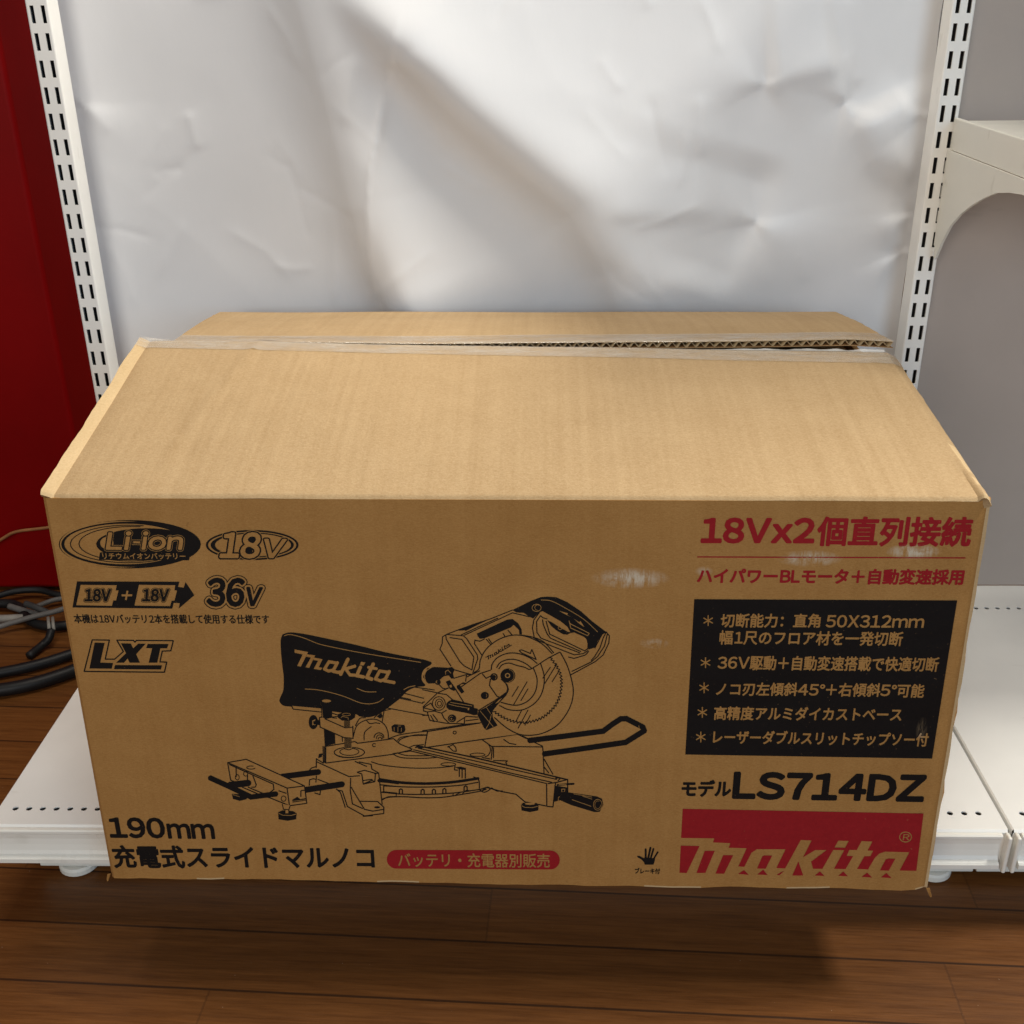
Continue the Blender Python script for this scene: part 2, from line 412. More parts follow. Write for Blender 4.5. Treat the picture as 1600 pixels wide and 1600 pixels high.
# shelf above the right-hand base
sh = empty('wall_shelf', (0.9, 0.28, 0.61))
tag(sh, 'white metal shelf on a curved bracket, hung from the right slotted post', 'shelf')
SO = Vector((0.9, 0.28, 0.61))
prof = [(0.4375, 0.6398), (0.130, 0.6398), (0.1275, 0.638), (0.1275, 0.611), (0.130, 0.611), (0.130, 0.6365), (0.4375, 0.6365)]
link('shelf_board', shift(box_me((0.4612, 0.135, 0.6160), (1.345, 0.4190, 0.6420), 0.0012), SO), SHELFM, sh)
link('shelf_side', shift(box_me((0.4562, 0.130, 0.6142), (0.4608, 0.4192, 0.6450), 0.0012), SO), SHELFM, sh)
br = [(0.4192, 0.6138), (0.4192, 0.519), (0.4150, 0.517), (0.4150, 0.5066), (0.4092, 0.5064), (0.396, 0.527), (0.3798, 0.5456), (0.358, 0.561), (0.3343, 0.573), (0.306, 0.585), (0.2786, 0.5942), (0.25, 0.599), (0.2234, 0.6017), (0.140, 0.603), (0.140, 0.6138)]
bk = link('bracket', shift(extrude_profile(br, 0.4546, 0.4570), SO), SHELFM, sh)
for q in (0.5984, 0.5734, 0.5484):
    link('hook', shift(box_me((0.4548, 0.4194, q - 0.0065), (0.4568, 0.4290, q + 0.0045), 0.0005), SO), SHELFM, bk)

def copy_tree(o, parent=None):
    c_ = o.copy(); COL.objects.link(c_); c_.parent = parent
    for ch in o.children: copy_tree(ch, c_)
    return c_
up = copy_tree(sh); up.location.z += 0.287  # unseen copy of the shelf, added to shade the back panel below
up['label'] = 'unseen upper shelf, added above the right bay to shade its back panel'
sh['group'] = up['group'] = 'shelves on the right-hand bay'
# ------------------------------------------------------------------ paper backdrop
def paper_mat():
    m, nt, b = new_mat('white_paper')
    c = coords(nt)
    n = noise_(nt, c, 5, 5)
    col = mix(nt, mapr(nt, n, 0.3, 0.7, 0, 1), (0.71, 0.715, 0.725, 1), (0.76, 0.765, 0.775, 1))
    nt.links.new(col, b.inputs['Base Color']); b.inputs['Roughness'].default_value = 0.42
    f1 = noise_(nt, coords(nt, (1.6, 1, 0.8), rot=(0, 0.4, 0)), 14, 5, 0.55)
    nt.links.new(bump(nt, f1, 0.06, 0.008), b.inputs['Normal'])
    return m
PY = 0.462
def XZ(x, y):
    p = px_plane(x, y, 1, PY); return (p.x, p.z)
def seg_dist(px, pz, poly):
    best = None; tot = 0
    Ls = [math.hypot(b[0] - a[0], b[1] - a[1]) for a, b in zip(poly[:-1], poly[1:])]; T = sum(Ls)
    for ((ax, az), (bx, bz)), L1 in zip(zip(poly[:-1], poly[1:]), Ls):
        dx, dz = bx - ax, bz - az; L = dx * dx + dz * dz
        t = max(0, min(1, ((px - ax) * dx + (pz - az) * dz) / L))
        qx, qz = ax + t * dx, az + t * dz
        d = math.hypot(px - qx, pz - qz); s = dx * (pz - az) - dz * (px - ax)
        if best is None or d < best[0]: best = (d, 1 if s > 0 else -1, (tot + t * L1) / T)
        tot += L1
    u = best[2]; k = max(0.0, min(1.0, u / 0.22, (1 - u) / 0.22)); k = k * k * (3 - 2 * k)
    return best[0], best[1], k, u
# steps of the sheet: polyline (photo), half-width of the ramp, height, how far the raised part reaches
RAMPS = [([(400, -330), (455, -60), (490, 70), (522, 190), (552, 320), (600, 450), (690, 640)], (0.062, 0.026), 0.056, 0.09),
         ([(480, -60), (620, 85), (720, 185), (800, 255), (890, 330), (945, 420), (1010, 620)], (0.022, 0.050), 0.050, 0.12),
         ([(1120, 470), (1180, 345), (1220, 240)], 0.020, -0.007, 0.10),
         ([(930, 330), (1040, 338), (1130, 330)], 0.012, 0.0035, 0.05),
         ([(1330, 165), (1360, 250), (1440, 290)], 0.016, 0.010, 0.07),
         ([(1190, 130), (1265, 120), (1320, 105)], 0.014, 0.006, 0.05)]
RAMPS = [([XZ(*p) for p in poly], w, a, L) for poly, w, a, L in RAMPS]
CREASES = [([(637, 0), (620, 75), (585, 260), (580, 320), (590, 490)], 0.007, 0.0035),
           ([(290, 170), (310, 240)], 0.006, 0.0012), ([(520, 320), (523, 490)], 0.006, 0.0012),
           ([(1010, 140), (1040, 280)], 0.008, -0.0010), ([(1090, 140), (1095, 250)], 0.008, 0.0010), ([(565, 75), (540, 200)], 0.008, .0012)]
_r = random.Random(3)
for _ in range(46):
    cx_, cy_ = _r.uniform(130, 1430), _r.uniform(-40, 490); an = _r.gauss(1.1, 0.6) + (0 if _r.random() < .75 else 1.5); ln_ = _r.uniform(25, 85)
    dx_, dy_ = math.cos(an) * ln_, math.sin(an) * ln_
    CREASES.append(([(cx_ - dx_, cy_ - dy_), (cx_ + _r.uniform(-9, 9), cy_ + _r.uniform(-9, 9)), (cx_ + dx_, cy_ + dy_)], _r.uniform(.0035, .006), _r.choice((-1, 1)) * _r.uniform(.0003, .0008)))
CREASES = [([XZ(*p) for p in poly], w, a, min(XZ(*p)[0] for p in poly) - .035, max(XZ(*p)[0] for p in poly) + .035) for poly, w, a in CREASES]
CONES = [((1192, 130), 0.040, 0.0030, 2, 0.4), ((1318, 160), 0.045, 0.0045, 2, 2.0), ((1180, 345), 0.055, 0.0045, 2, 1.1), ((1440, 180), 0.035, 0.004, 2, 0.2), ((128, 165), 0.04, 0.0032, 2, 1.5), ((1405, 395), 0.03, 0.003, 3, 0.5), ((1425, 335), 0.03, 0.003, 3, 1.5), ((625, 95), .03, .002, 2, 0.2)]
CONES = [(XZ(*c), R, a, k, ph) for c, R, a, k, ph in CONES]
def paper_h(x, z):
    h = 0.0022 * noise.noise((x * 3.2, 0.3, z * 2.6)) + 0.0007 * noise.noise((x * 9 + z * 3, 1.7, z * 8))
    r = 1 - abs(noise.noise((x * 6.5 + 2 * z, 5.1, z * 4.5))); h += 0.0010 * r * r
    for poly, w, a, L in RAMPS:
        d, s, ek, uu = seg_dist(x, z, poly); d *= s; w = w[0] + (w[1] - w[0]) * uu if isinstance(w, tuple) else w
        st = 1 / (1 + math.exp(-max(-30, min(30, d / w * 2.6))))
        fall = math.exp(-max(0, d) / L)
        h += a * st * fall * ek
    for poly, w, a, xa, xb in CREASES:
        if x < xa or x > xb: continue
        d, s, ek, uu = seg_dist(x, z, poly); h += a * ek * math.exp(-abs(d) / w)
    for (cx, cz), R, a, k, ph in CONES:
        rr = math.hypot(x - cx, z - cz); th = math.atan2(z - cz, x - cx)
        c = math.cos(k * th + ph)
        h += a * (rr / R) ** 0.6 * math.exp(-rr / R) * (c if c > 0 else 0.35 * c) * 1.6
    return h
nx, nz = 260, 280
x0, x1, z0, z1 = -0.4520, 0.4455, 0.105, 1.00
vs = []
for j in range(nz + 1):
    z = z0 + (z1 - z0) * j / nz
    for i in range(nx + 1):
        x = x0 + (x1 - x0) * i / nx
        e = min(1, (x - x0) / 0.03); e2 = min(1, (x1 - x) / 0.03)
        edge = min(e, e2); h = paper_h(x, z) * (0.25 + 0.75 * edge)
        xx = x
        if i == nx: xx -= 0.0035 * max(0, noise.noise((0, z * 14, 3.3)))
        vs.append((xx, min(PY - h + 0.004, PY + 0.022), z))
fs = [[j * (nx + 1) + i, j * (nx + 1) + i + 1, (j + 1) * (nx + 1) + i + 1, (j + 1) * (nx + 1) + i] for j in range(nz) for i in range(nx)]
pm = mesh(vs, fs)
pa = link('paper_backdrop', pm, paper_mat(), None, True)
tag(pa, 'large creased sheet of white paper hung between the two slotted posts', 'paper sheet')

# ------------------------------------------------------------------ cables on the floor at the left
def rubber(name, col, rough=0.5):
    m, nt, b = new_mat(name)
    n = noise_(nt, coords(nt), 60, 4)
    cc = mix(nt, mapr(nt, n, 0.4, 0.75, 0, 0.5), (*col, 1), (col[0] * 1.5 + .008, col[1] * 1.5 + .007, col[2] * 1.5 + .006, 1))
    nt.links.new(cc, b.inputs['Base Color']); b.inputs['Roughness'].default_value = rough
    b.inputs['Specular IOR Level'].default_value = 0.3
    nt.links.new(bump(nt, n, 0.1, 0.001), b.inputs['Normal']); return m
BLK = rubber('black_rubber', (0.006, 0.0065, 0.0075), 0.5)
GRY = rubber('grey_sheath', (0.11, 0.105, 0.10))
DGR = rubber('dark_grey_sheath', (0.035, 0.035, 0.035))
LGR = rubber('pale_sheath', (0.21, 0.20, 0.18))
BRN = rubber('brown_wire', (0.28, 0.12, 0.045))
def floor_pts(pts, z):
    out = []
    for p in pts:
        if len(p) == 3: q = px_plane(p[0], p[1], 2, p[2])
        else: q = px_plane(p[0], p[1], 2, z)
        out.append(q)
    return out
def cable(name, pts, r, mat, label, cat='cable', extra=()):
    P = floor_pts(pts, r + 0.0012) + [Vector(e) for e in extra]
    o = link(name, tube_me(P, r), mat, None, True); tag(o, label, cat); return o
cable('hose', [(-120, 1062), (-50, 1058), (0, 1051), (53, 1040), (106, 1024)], 0.0068, BLK, 'thick black hose on the floor, farther of the two lying side by side', 'hose', [(-0.50, 0.47, 0.009), (-0.48, 0.56, 0.009)])
cable('hose', [(-120, 1078), (-50, 1080), (0, 1078), (53, 1068), (112, 1049)], 0.0082, BLK, 'thickest black hose, nearer the camera on the floor left of the box', 'hose', [(-0.490, 0.43, 0.0105), (-0.465, 0.52, 0.0105)])
pl = empty('cable_plug', px_plane(62, 1000, 2, 0.0)); PO = pl.location.copy()
tag(pl, 'short black cable end with two pale prongs, lying beside the black hoses', 'plug')
link('sheath', shift(tube_me(floor_pts([(80, 985, .02), (76, 998, .014), (66, 1008, .008), (45, 1025, .0062)], 0), 0.0052), PO), BLK, pl, True)
for dx in (-3, 4):
    link('prong', shift(tube_me(floor_pts([(78 + dx, 965, .026), (80 + dx, 984, .0205)], 0), 0.0021), PO), LGR, pl, True)
cable('cable', [(-70, 1004, .012), (0, 979, .012), (50, 964, .018), (100, 951, .022)], 0.0036, GRY, 'long grey cable crossing over the shorter pieces beside the box', 'cable', [(-0.56, 0.585, 0.012)])
cable('cable', [(14, 947, .016), (36, 954, .013), (58, 960, .009)], 0.0042, GRY, 'short cut grey cable end pointing left, under the long grey cable', 'cable')
cable('cable', [(40, 943, .026), (56, 949, .024), (76, 958, .018)], 0.0044, DGR, 'short dark grey cable piece lying on top of the grey cables', 'cable')
cable('cable', [(56, 948, .010), (74, 941, .010), (92, 936, .010)], 0.0034, GRY, 'thin grey cable piece slanting up towards the box corner', 'cable', [(-0.585, 0.575, 0.0085)])
cable('cable', [(-60, 966, .008), (0, 967, .008), (44, 965, .008)], 0.0055, LGR, 'pale thick cable stub lying lowest at the left edge', 'cable')
cable('cable', [(-40, 945, .012), (0, 930, .014), (30, 923, .014), (62, 922, .012), (98, 930, .009)], 0.0045, BLK, 'black cable looping along the foot of the red cabinet', 'cable', [(-0.57, 0.585, 0.006)])
cable('cable', [(-60, 950, .010), (0, 943, .010), (30, 948, .010), (50, 972, .008), (96, 978, .008)], 0.0062, BLK, 'black cable curling beneath the grey cables', 'cable', [(-0.545, 0.53, 0.0075)])
P = [px_plane(x, y, 1, 0.590) for x, y in ((-50, 872), (0, 844), (25, 831), (70, 825))] + [Vector((-0.57, 0.598, 0.112)), Vector((-0.50, 0.6, 0.09)), Vector((-0.42, 0.6, 0.03))]
tag(link('thin_wire', tube_me(P, 0.0022, 8), BRN, None, True), 'thin brown wire arching in front of the red cabinet', 'wire')

# ------------------------------------------------------------------ the box
bx = empty('cardboard_box', BASE)
tag(bx, 'large brown cardboard box printed with a mitre saw, overhanging the shelf edge', 'box')
def bl(me): return shift(me, BASE)
def board(fn, nu, nv, t, name, mat, parent=bx):
    """sheet fn(u,v) u,v in 0..1 given thickness t towards the inside"""
    P = [[fn(i / nu, j / nv) for i in range(nu + 1)] for j in range(nv + 1)]
    vs = []; fs = []
    for j in range(nv + 1):
        for i in range(nu + 1): vs.append(P[j][i])
    n0 = len(vs)
    for j in range(nv + 1):
        for i in range(nu + 1):
            a = P[j][min(i + 1, nu)] - P[j][max(i - 1, 0)]; b = P[min(j + 1, nv)][i] - P[max(j - 1, 0)][i]
            vs.append(P[j][i] - a.cross(b).normalized() * t)
    w = nu + 1
    for j in range(nv):
        for i in range(nu):
            q = [j * w + i, j * w + i + 1, (j + 1) * w + i + 1, (j + 1) * w + i]
            fs.append(q); fs.append([n0 + k for k in q[::-1]])
    for i in range(nu):
        fs.append([i + 1, i, n0 + i, n0 + i + 1]); k = nv * w + i; fs.append([k, k + 1, n0 + k + 1, n0 + k])
    for j in range(nv):
        a = j * w; fs.append([a, a + w, n0 + a + w, n0 + a]); a = j * w + nu; fs.append([a + w, a, n0 + a, n0 + a + w])
    me = mesh(vs, fs); bl(me)
    o = link(name, me, mat, parent, True)
    for p in me.polygons: pass
    m_ = o.modifiers.new('edges', 'EDGE_SPLIT'); m_.split_angle = math.radians(35)
    return o
HW = BW / 2
def front_fn(s, v):
    # rounded crease at the right corner and at the top
    u = -HW + BW * s; h = BH * v
    off = 0.0
    if u > HW - 0.0105: off = -(u - (HW - 0.0105)) * 0.42 - 0.0010
    if u > HW - 0.0019: off += 0.0016 + 0.0010 * noise.noise((h * 60, 2, 7)); u += 0.0012 * noise.noise((h * 28, 8, 1))
    if u < -HW + 0.003: off = -(-HW + 0.003 - u) * 0.9
    if v < 0.02: h += 0.0016 * noise.noise((u * 22, 4.4, 0)) + 0.0007 * noise.noise((u * 90, 1.4, 0))
    return face_pt(u, h, off)
# non-uniform columns so that the creases are sharp
def nonuni(s):
    a = 0.003 / BW; b = 1 - 0.0105 / BW
    if s < 1 / 60: return s * 60 * a
    if s > 59 / 60: return 1 - (60 - s * 60) * 0.0020 / BW
    if s > 58 / 60: return b + (s * 60 - 58) * (1 - 0.0020 / BW - b)
    return a + (s * 60 - 1) / 57 * (b - a)
def rv0(v): return v * 24 * 0.0040 if v <= 1 / 24 else 0.0040 + (v - 1 / 24) / (23 / 24) * 0.996
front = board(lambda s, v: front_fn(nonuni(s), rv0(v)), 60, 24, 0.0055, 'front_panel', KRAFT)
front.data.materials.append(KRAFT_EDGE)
for k_, p in enumerate(front.data.polygons):
    if k_ >= 2 * 60 * 24: break
    j_, i_ = divmod(k_ // 2, 60)
    if k_ % 2 == 0 and (i_ == 59 or (j_ == 0 and noise.noise((i_ * .21, 5, 2)) > 0.22)): p.material_index = 1
TOPF = lambda u: face_pt(u, BH)
RLf, RRf = Vector((-0.3142, 0.190, 0.4843)), Vector((0.3517, 0.178, 0.4734))
RLr, RRr = Vector((-0.2885, 0.199, 0.4828)), Vector((0.3505, 0.186, 0.4868))
HLr, HRr = Vector((-0.3010, 0.400, 0.4555)), Vector((0.3550, 0.400, 0.4530))
def flap_front(s, v):
    # 4 mm rounded hinge then the leaf up to the ridge
    e = 0.0 if s > 0.0125 else (0.0125 - s) * BW
    r = 0.0 if s < 0.988 else (s - 0.988) * BW
    a = TOPF(-HW + BW * s); b = RLf.lerp(RRf, s)
    d = (b - a); L = d.length; d.normalize()
    up = Vector((0, 0, 1)); nrm = EX.cross(d).normalized()
    if v < 0.02: t = v / 0.02; p = a + d * (0.004 * t) + Vector((0, 0, 1)) * 0.0 + nrm * (0.0022 * math.sin(t * math.pi / 2))
    else: p = a + d * (0.004 + (L - 0.004) * (v - 0.02) / 0.98) + nrm * 0.0022
    p += nrm * (0.0030 * math.sin(math.pi * v) * math.sin(math.pi * s) + 0.0016 * noise.noise((s * 4, v * 3, 1.1)))
    # diagonal crease at the left
    cx = 0.105 + 0.055 * v; p += nrm * (0.0022 * math.exp(-abs(s - cx) / 0.0045) * (0.3 + .7 * v))
    for q_, a_ in ((0.235, .0005), (0.345, .0006), (0.52, -.0005), (0.66, .0005), (0.955, .0009)): p += nrm * (a_ * math.exp(-abs(s - q_ - .01 * v) / 0.006) * (0.5 + .5 * noise.noise((v * 3, q_ * 20, 1))))
    p += nrm * (e * 0.36 - 0.0012 * math.exp(-abs(s - 0.0125) / 0.0022)); p -= nrm * (r * 0.5)
    if s > 0.985 and v < 0.36: p += nrm * (0.0052 * math.sin(math.pi * min(1, (s - 0.985) / 0.015)) * (1 - v / 0.36) * (0.8 + .6 * noise.noise((v * 30, 2, 2))))
    if s == 0.0 or s == 1.0: p += EX * (0.0009 * noise.noise((v * 7, s * 9, 6)) + 0.0007 * noise.noise((v * 23, s * 9, 2)))
    if v == 1.0: p += d * (0.0008 * noise.noise((s * 60, 3, 6)))
    return p
def cols(n, lo, hi, nlo, nhi):
    xs = [lo * i / nlo for i in range(nlo)] + [lo + (hi - lo) * i / n for i in range(n)] + [hi + (1 - hi) * i / nhi for i in range(nhi + 1)]
    return lambda s: xs[int(round(s * (len(xs) - 1)))], len(xs) - 1
cf, cn = cols(110, 0.0125, 0.985, 4, 6)
rf, rn = cols(40, 0.02, 0.98, 5, 2)
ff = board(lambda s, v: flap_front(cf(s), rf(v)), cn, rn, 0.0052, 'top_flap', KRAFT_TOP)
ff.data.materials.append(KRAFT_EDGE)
for k_, p in enumerate(ff.data.polygons):
    if k_ >= 2 * cn * rn: break
    if k_ % 2: continue
    j_, i_ = divmod(k_ // 2, cn)
    if i_ < 4: p.material_index = 1
    if i_ >= cn - 4 + 2 * (noise.noise((j_ * .43, 1, 8)) > 0.05) and j_ < 18: p.material_index = 1
ff['label'] = 'front top flap sloping up to the taped ridge'
def flap_rear(s, v, off=0.0):
    a = RLr.lerp(RRr, s); b = HLr.lerp(HRr, s)
    p = a.lerp(b, v)
    n = Vector((0, 0.13, 1)).normalized()
    p.z += -0.0030 * 4 * s * (1 - s) * (1 - v) + 0.004 * math.sin(math.pi * v) * (0.5 + s * .5) + 0.0012 * noise.noise((s * 5, v * 3, 7.7))
    if s > 0.94: p.z += -(s - 0.94) * 0.05 * (1 - v) ; 
    if s == 1.0: p += EX * (0.002 * noise.noise((v * 16, 1, 1)) - 0.006 * math.sin(math.pi * v))
    return p + n * off
rear = board(lambda s, v: flap_rear(s, v), 80, 20, 0.0006, 'top_flap', KRAFT_TOP)
rear['label'] = 'rear top flap with its corrugated edge showing along the torn seam'
board(lambda s, v: flap_rear(s, v, -0.0052), 80, 20, 0.0006, 'lower_liner', KRAFT_IN, rear)
# wavy medium between the two liners
vs = []; fs = []; N = 900
for j, v in enumerate((0.004, 0.12)):
    for i in range(N + 1):
        s = i / N
        vs.append(flap_rear(min(s, .9995), v, -0.0029 + (0.0019 + 0.0007 * noise.noise((s * 40, 1, 4))) * math.sin(s * 0.64 / 0.0084 * 2 * math.pi + 1.6 * noise.noise((s * 30, 2, 2)))))
for i in range(N): fs.append([i, i + 1, N + 1 + i + 1, N + 1 + i])
o = link('corrugation', bl(mesh(vs, fs)), KRAFT_EDGE, rear, True)
so = o.modifiers.new('thick', 'SOLIDIFY'); so.thickness = 0.0004
# rear, side and bottom panels, minor flaps
def wall_fn(a, b, za, zb_l, zb_r):
    return lambda s, v: Vector((a.x + (b.x - a.x) * s, a.y + (b.y - a.y) * s, za + ((zb_l + (zb_r - zb_l) * s) - za) * v))
c = [Vector((BX, BY, 0)) + EX * (-HW + .001) + EY * 0.006, Vector((BX, BY, 0)) + EX * (HW - .001) + EY * 0.006]
d = [Vector((HLr.x - .008, HLr.y + .001, 0)), Vector((HRr.x - .002, HRr.y + .001, 0))]
board(lambda s, v: Vector((d[1].x + (d[0].x - d[1].x) * s, d[1].y + (d[0].y - d[1].y) * s, 0.1 + (0.4525 - 0.1) * v)), 8, 4, 0.005, 'back_panel', KRAFT)
def side_fn(a, b):
    def f(s, v):
        p = a.lerp(b, s); top = 0.436 + 0.014 * s
        return Vector((p.x, p.y + BLEAN * v * (1 - s), 0.1003 + (top - 0.1003) * v))
    return f
board(side_fn(d[0] + Vector((.0045, -.006, 0)), c[0] + Vector((.004, 0.002, 0))) if False else (lambda s, v, f=side_fn(c[0] + Vector((.004, .001, 0)), d[0] + Vector((.002, -.006, 0))): f(1 - s, v)), 6, 4, 0.005, 'side_panel', KRAFT)
board(side_fn(c[1] + Vector((-.004, .001, 0)), d[1] + Vector((-.002, -.006, 0))), 6, 4, 0.005, 'side_panel', KRAFT)
link('bottom_panel', bl(mesh([c[0] + Vector((.01, .002, .1006)), c[1] + Vector((-.01, .002, .1006)), d[1] + Vector((-.01, -.008, .1006)), d[0] + Vector((.01, -.008, .1006))], [[0, 1, 2, 3]])), KRAFT_IN, bx)
for sgn in (-1, 1):       # minor flaps drooping inside
    a0 = c[0] if sgn < 0 else c[1]; b0 = d[0] if sgn < 0 else d[1]
    def mf(s, v, a0=a0, b0=b0, sgn=sgn):
        p = (a0 + Vector((-sgn * .008, 0.03, 0))).lerp(b0 + Vector((-sgn * .008, -0.02, 0)), s if sgn < 0 else 1 - s)
        return Vector((p.x - sgn * v * 0.14, p.y, 0.436 - 0.045 * v + 0.004 * s))
    board(mf, 6, 4, 0.004, 'side_flap', KRAFT_IN)
# torn paper scraps
for (px, py, dx, dy, dz) in ((1449, 1392, 0.0026, -0.001, -0.0042), (171, 1370, -0.0022, -0.001, -0.0030)):
    p = px_face(px, py, 0.0008)
    q = p + Vector((dx, dy, dz))
    me = mesh([p + Vector((-.0012, 0, .003)), p + Vector((.0012, 0, .0034)), q + Vector((.0010, -.0008, 0)), q + Vector((.0002, -.0004, -.0006)), q + Vector((-.0006, .001, .0003))], [[0, 1, 2, 3, 4]])
    o = link('torn_scrap', bl(me), KRAFT, front); so = o.modifiers.new('t', 'SOLIDIFY'); so.thickness = 0.0007
# packing tape
def tape_mat():
    m, nt, b = new_mat('packing_tape')
    n = noise_(nt, coords(nt, (8, 60, 60)), 3.0, 5)
    b.inputs['Base Color'].default_value = (0.62, 0.56, 0.47, 1)
    nt.links.new(mapr(nt, n, 0.3, 0.7, 0.12, 0.34), b.inputs['Roughness'])
    nt.links.new(mapr(nt, noise_(nt, coords(nt, (30, 90, 90)), 1.0, 4, .7), 0.35, 0.7, 0.22, 0.55), b.inputs['Alpha'])
    try: b.inputs['Coat Weight'].default_value = 0.6; b.inputs['Coat Roughness'].default_value = 0.08
    except Exception: pass
    nt.links.new(bump(nt, n, 0.6, 0.005), b.inputs['Normal'])
    out = nt.nodes['Material Output']
    return m
TAPE = tape_mat()
def sheet(fn, us, vs_, name, mat, parent):
    V_ = [fn(u, v) for v in vs_ for u in us]; w = len(us)
    F_ = [[j * w + i, j * w + i + 1, (j + 1) * w + i + 1, (j + 1) * w + i] for j in range(len(vs_) - 1) for i in range(w - 1)]
    return link(name, bl(mesh(V_, F_)), mat, parent, True)
us = [i / 140 for i in range(141)]
def tape_front(s, v):
    w = 0.060 + 0.035 * s
    vv = 1 - w * (1 - v)
    if v <= 1:
        p = flap_front(min(max(s, 0.0005), 0.9995), min(vv, 0.9999)) + Vector((0, -0.0003, 0.0006))
    else:
        p = flap_front(min(max(s, 0.0005), 0.9995), 0.9999) + Vector((0, -0.0003, 0.0006)) + Vector((0, 0.0032, 0.0006 + 0.0014 * noise.noise((s * 55, 2.2, 1)))) * ((v - 1) * (1 + .8 * noise.noise((s * 38, 8, 1)))) * max(0.0, min(1, (s - .74) * 8))
    return p
fr_tape = sheet(tape_front, us, [0, .25, .5, .75, 1], 'packing_tape', TAPE, bx)
LIP, _nt, _b = new_mat('torn_tape_glare'); _b.inputs['Base Color'].default_value = (0.78, 0.76, 0.72, 1); _b.inputs['Roughness'].default_value = 0.18; _b.inputs['Alpha'].default_value = 0.55  # torn edge of the tape, whitened to paint in its glare
sheet(tape_front, [0.70 + 0.285 * i / 110 for i in range(111)], [1, 1.3, 1.6, 2], 'torn_lip', LIP, fr_tape)
def tape_rear(s, v):
    if v < 0: return flap_rear(s, 0.0005, 0.0006) + Vector((0, -0.0008 * -v, -0.0006 * -v))
    return flap_rear(s, 0.0005 + v * 0.15, 0.0006)
sheet(tape_rear, us, [-1, -.5, 0, .33, .66, 1], 'packing_tape', TAPE, bx)
# the bridge of tape still holding the seam at the left half
def tape_bridge(s, v):
    a = flap_front(0.0005 + s * 0.16, 0.9995) + Vector((0, 0, 0.0010)); b = flap_rear(max(0, s * 0.16), 0.001, 0.0010)
    return a.lerp(b, v)
sheet(tape_bridge, [i / 60 for i in range(61)], [0, .5, 1], 'packing_tape', TAPE, bx)

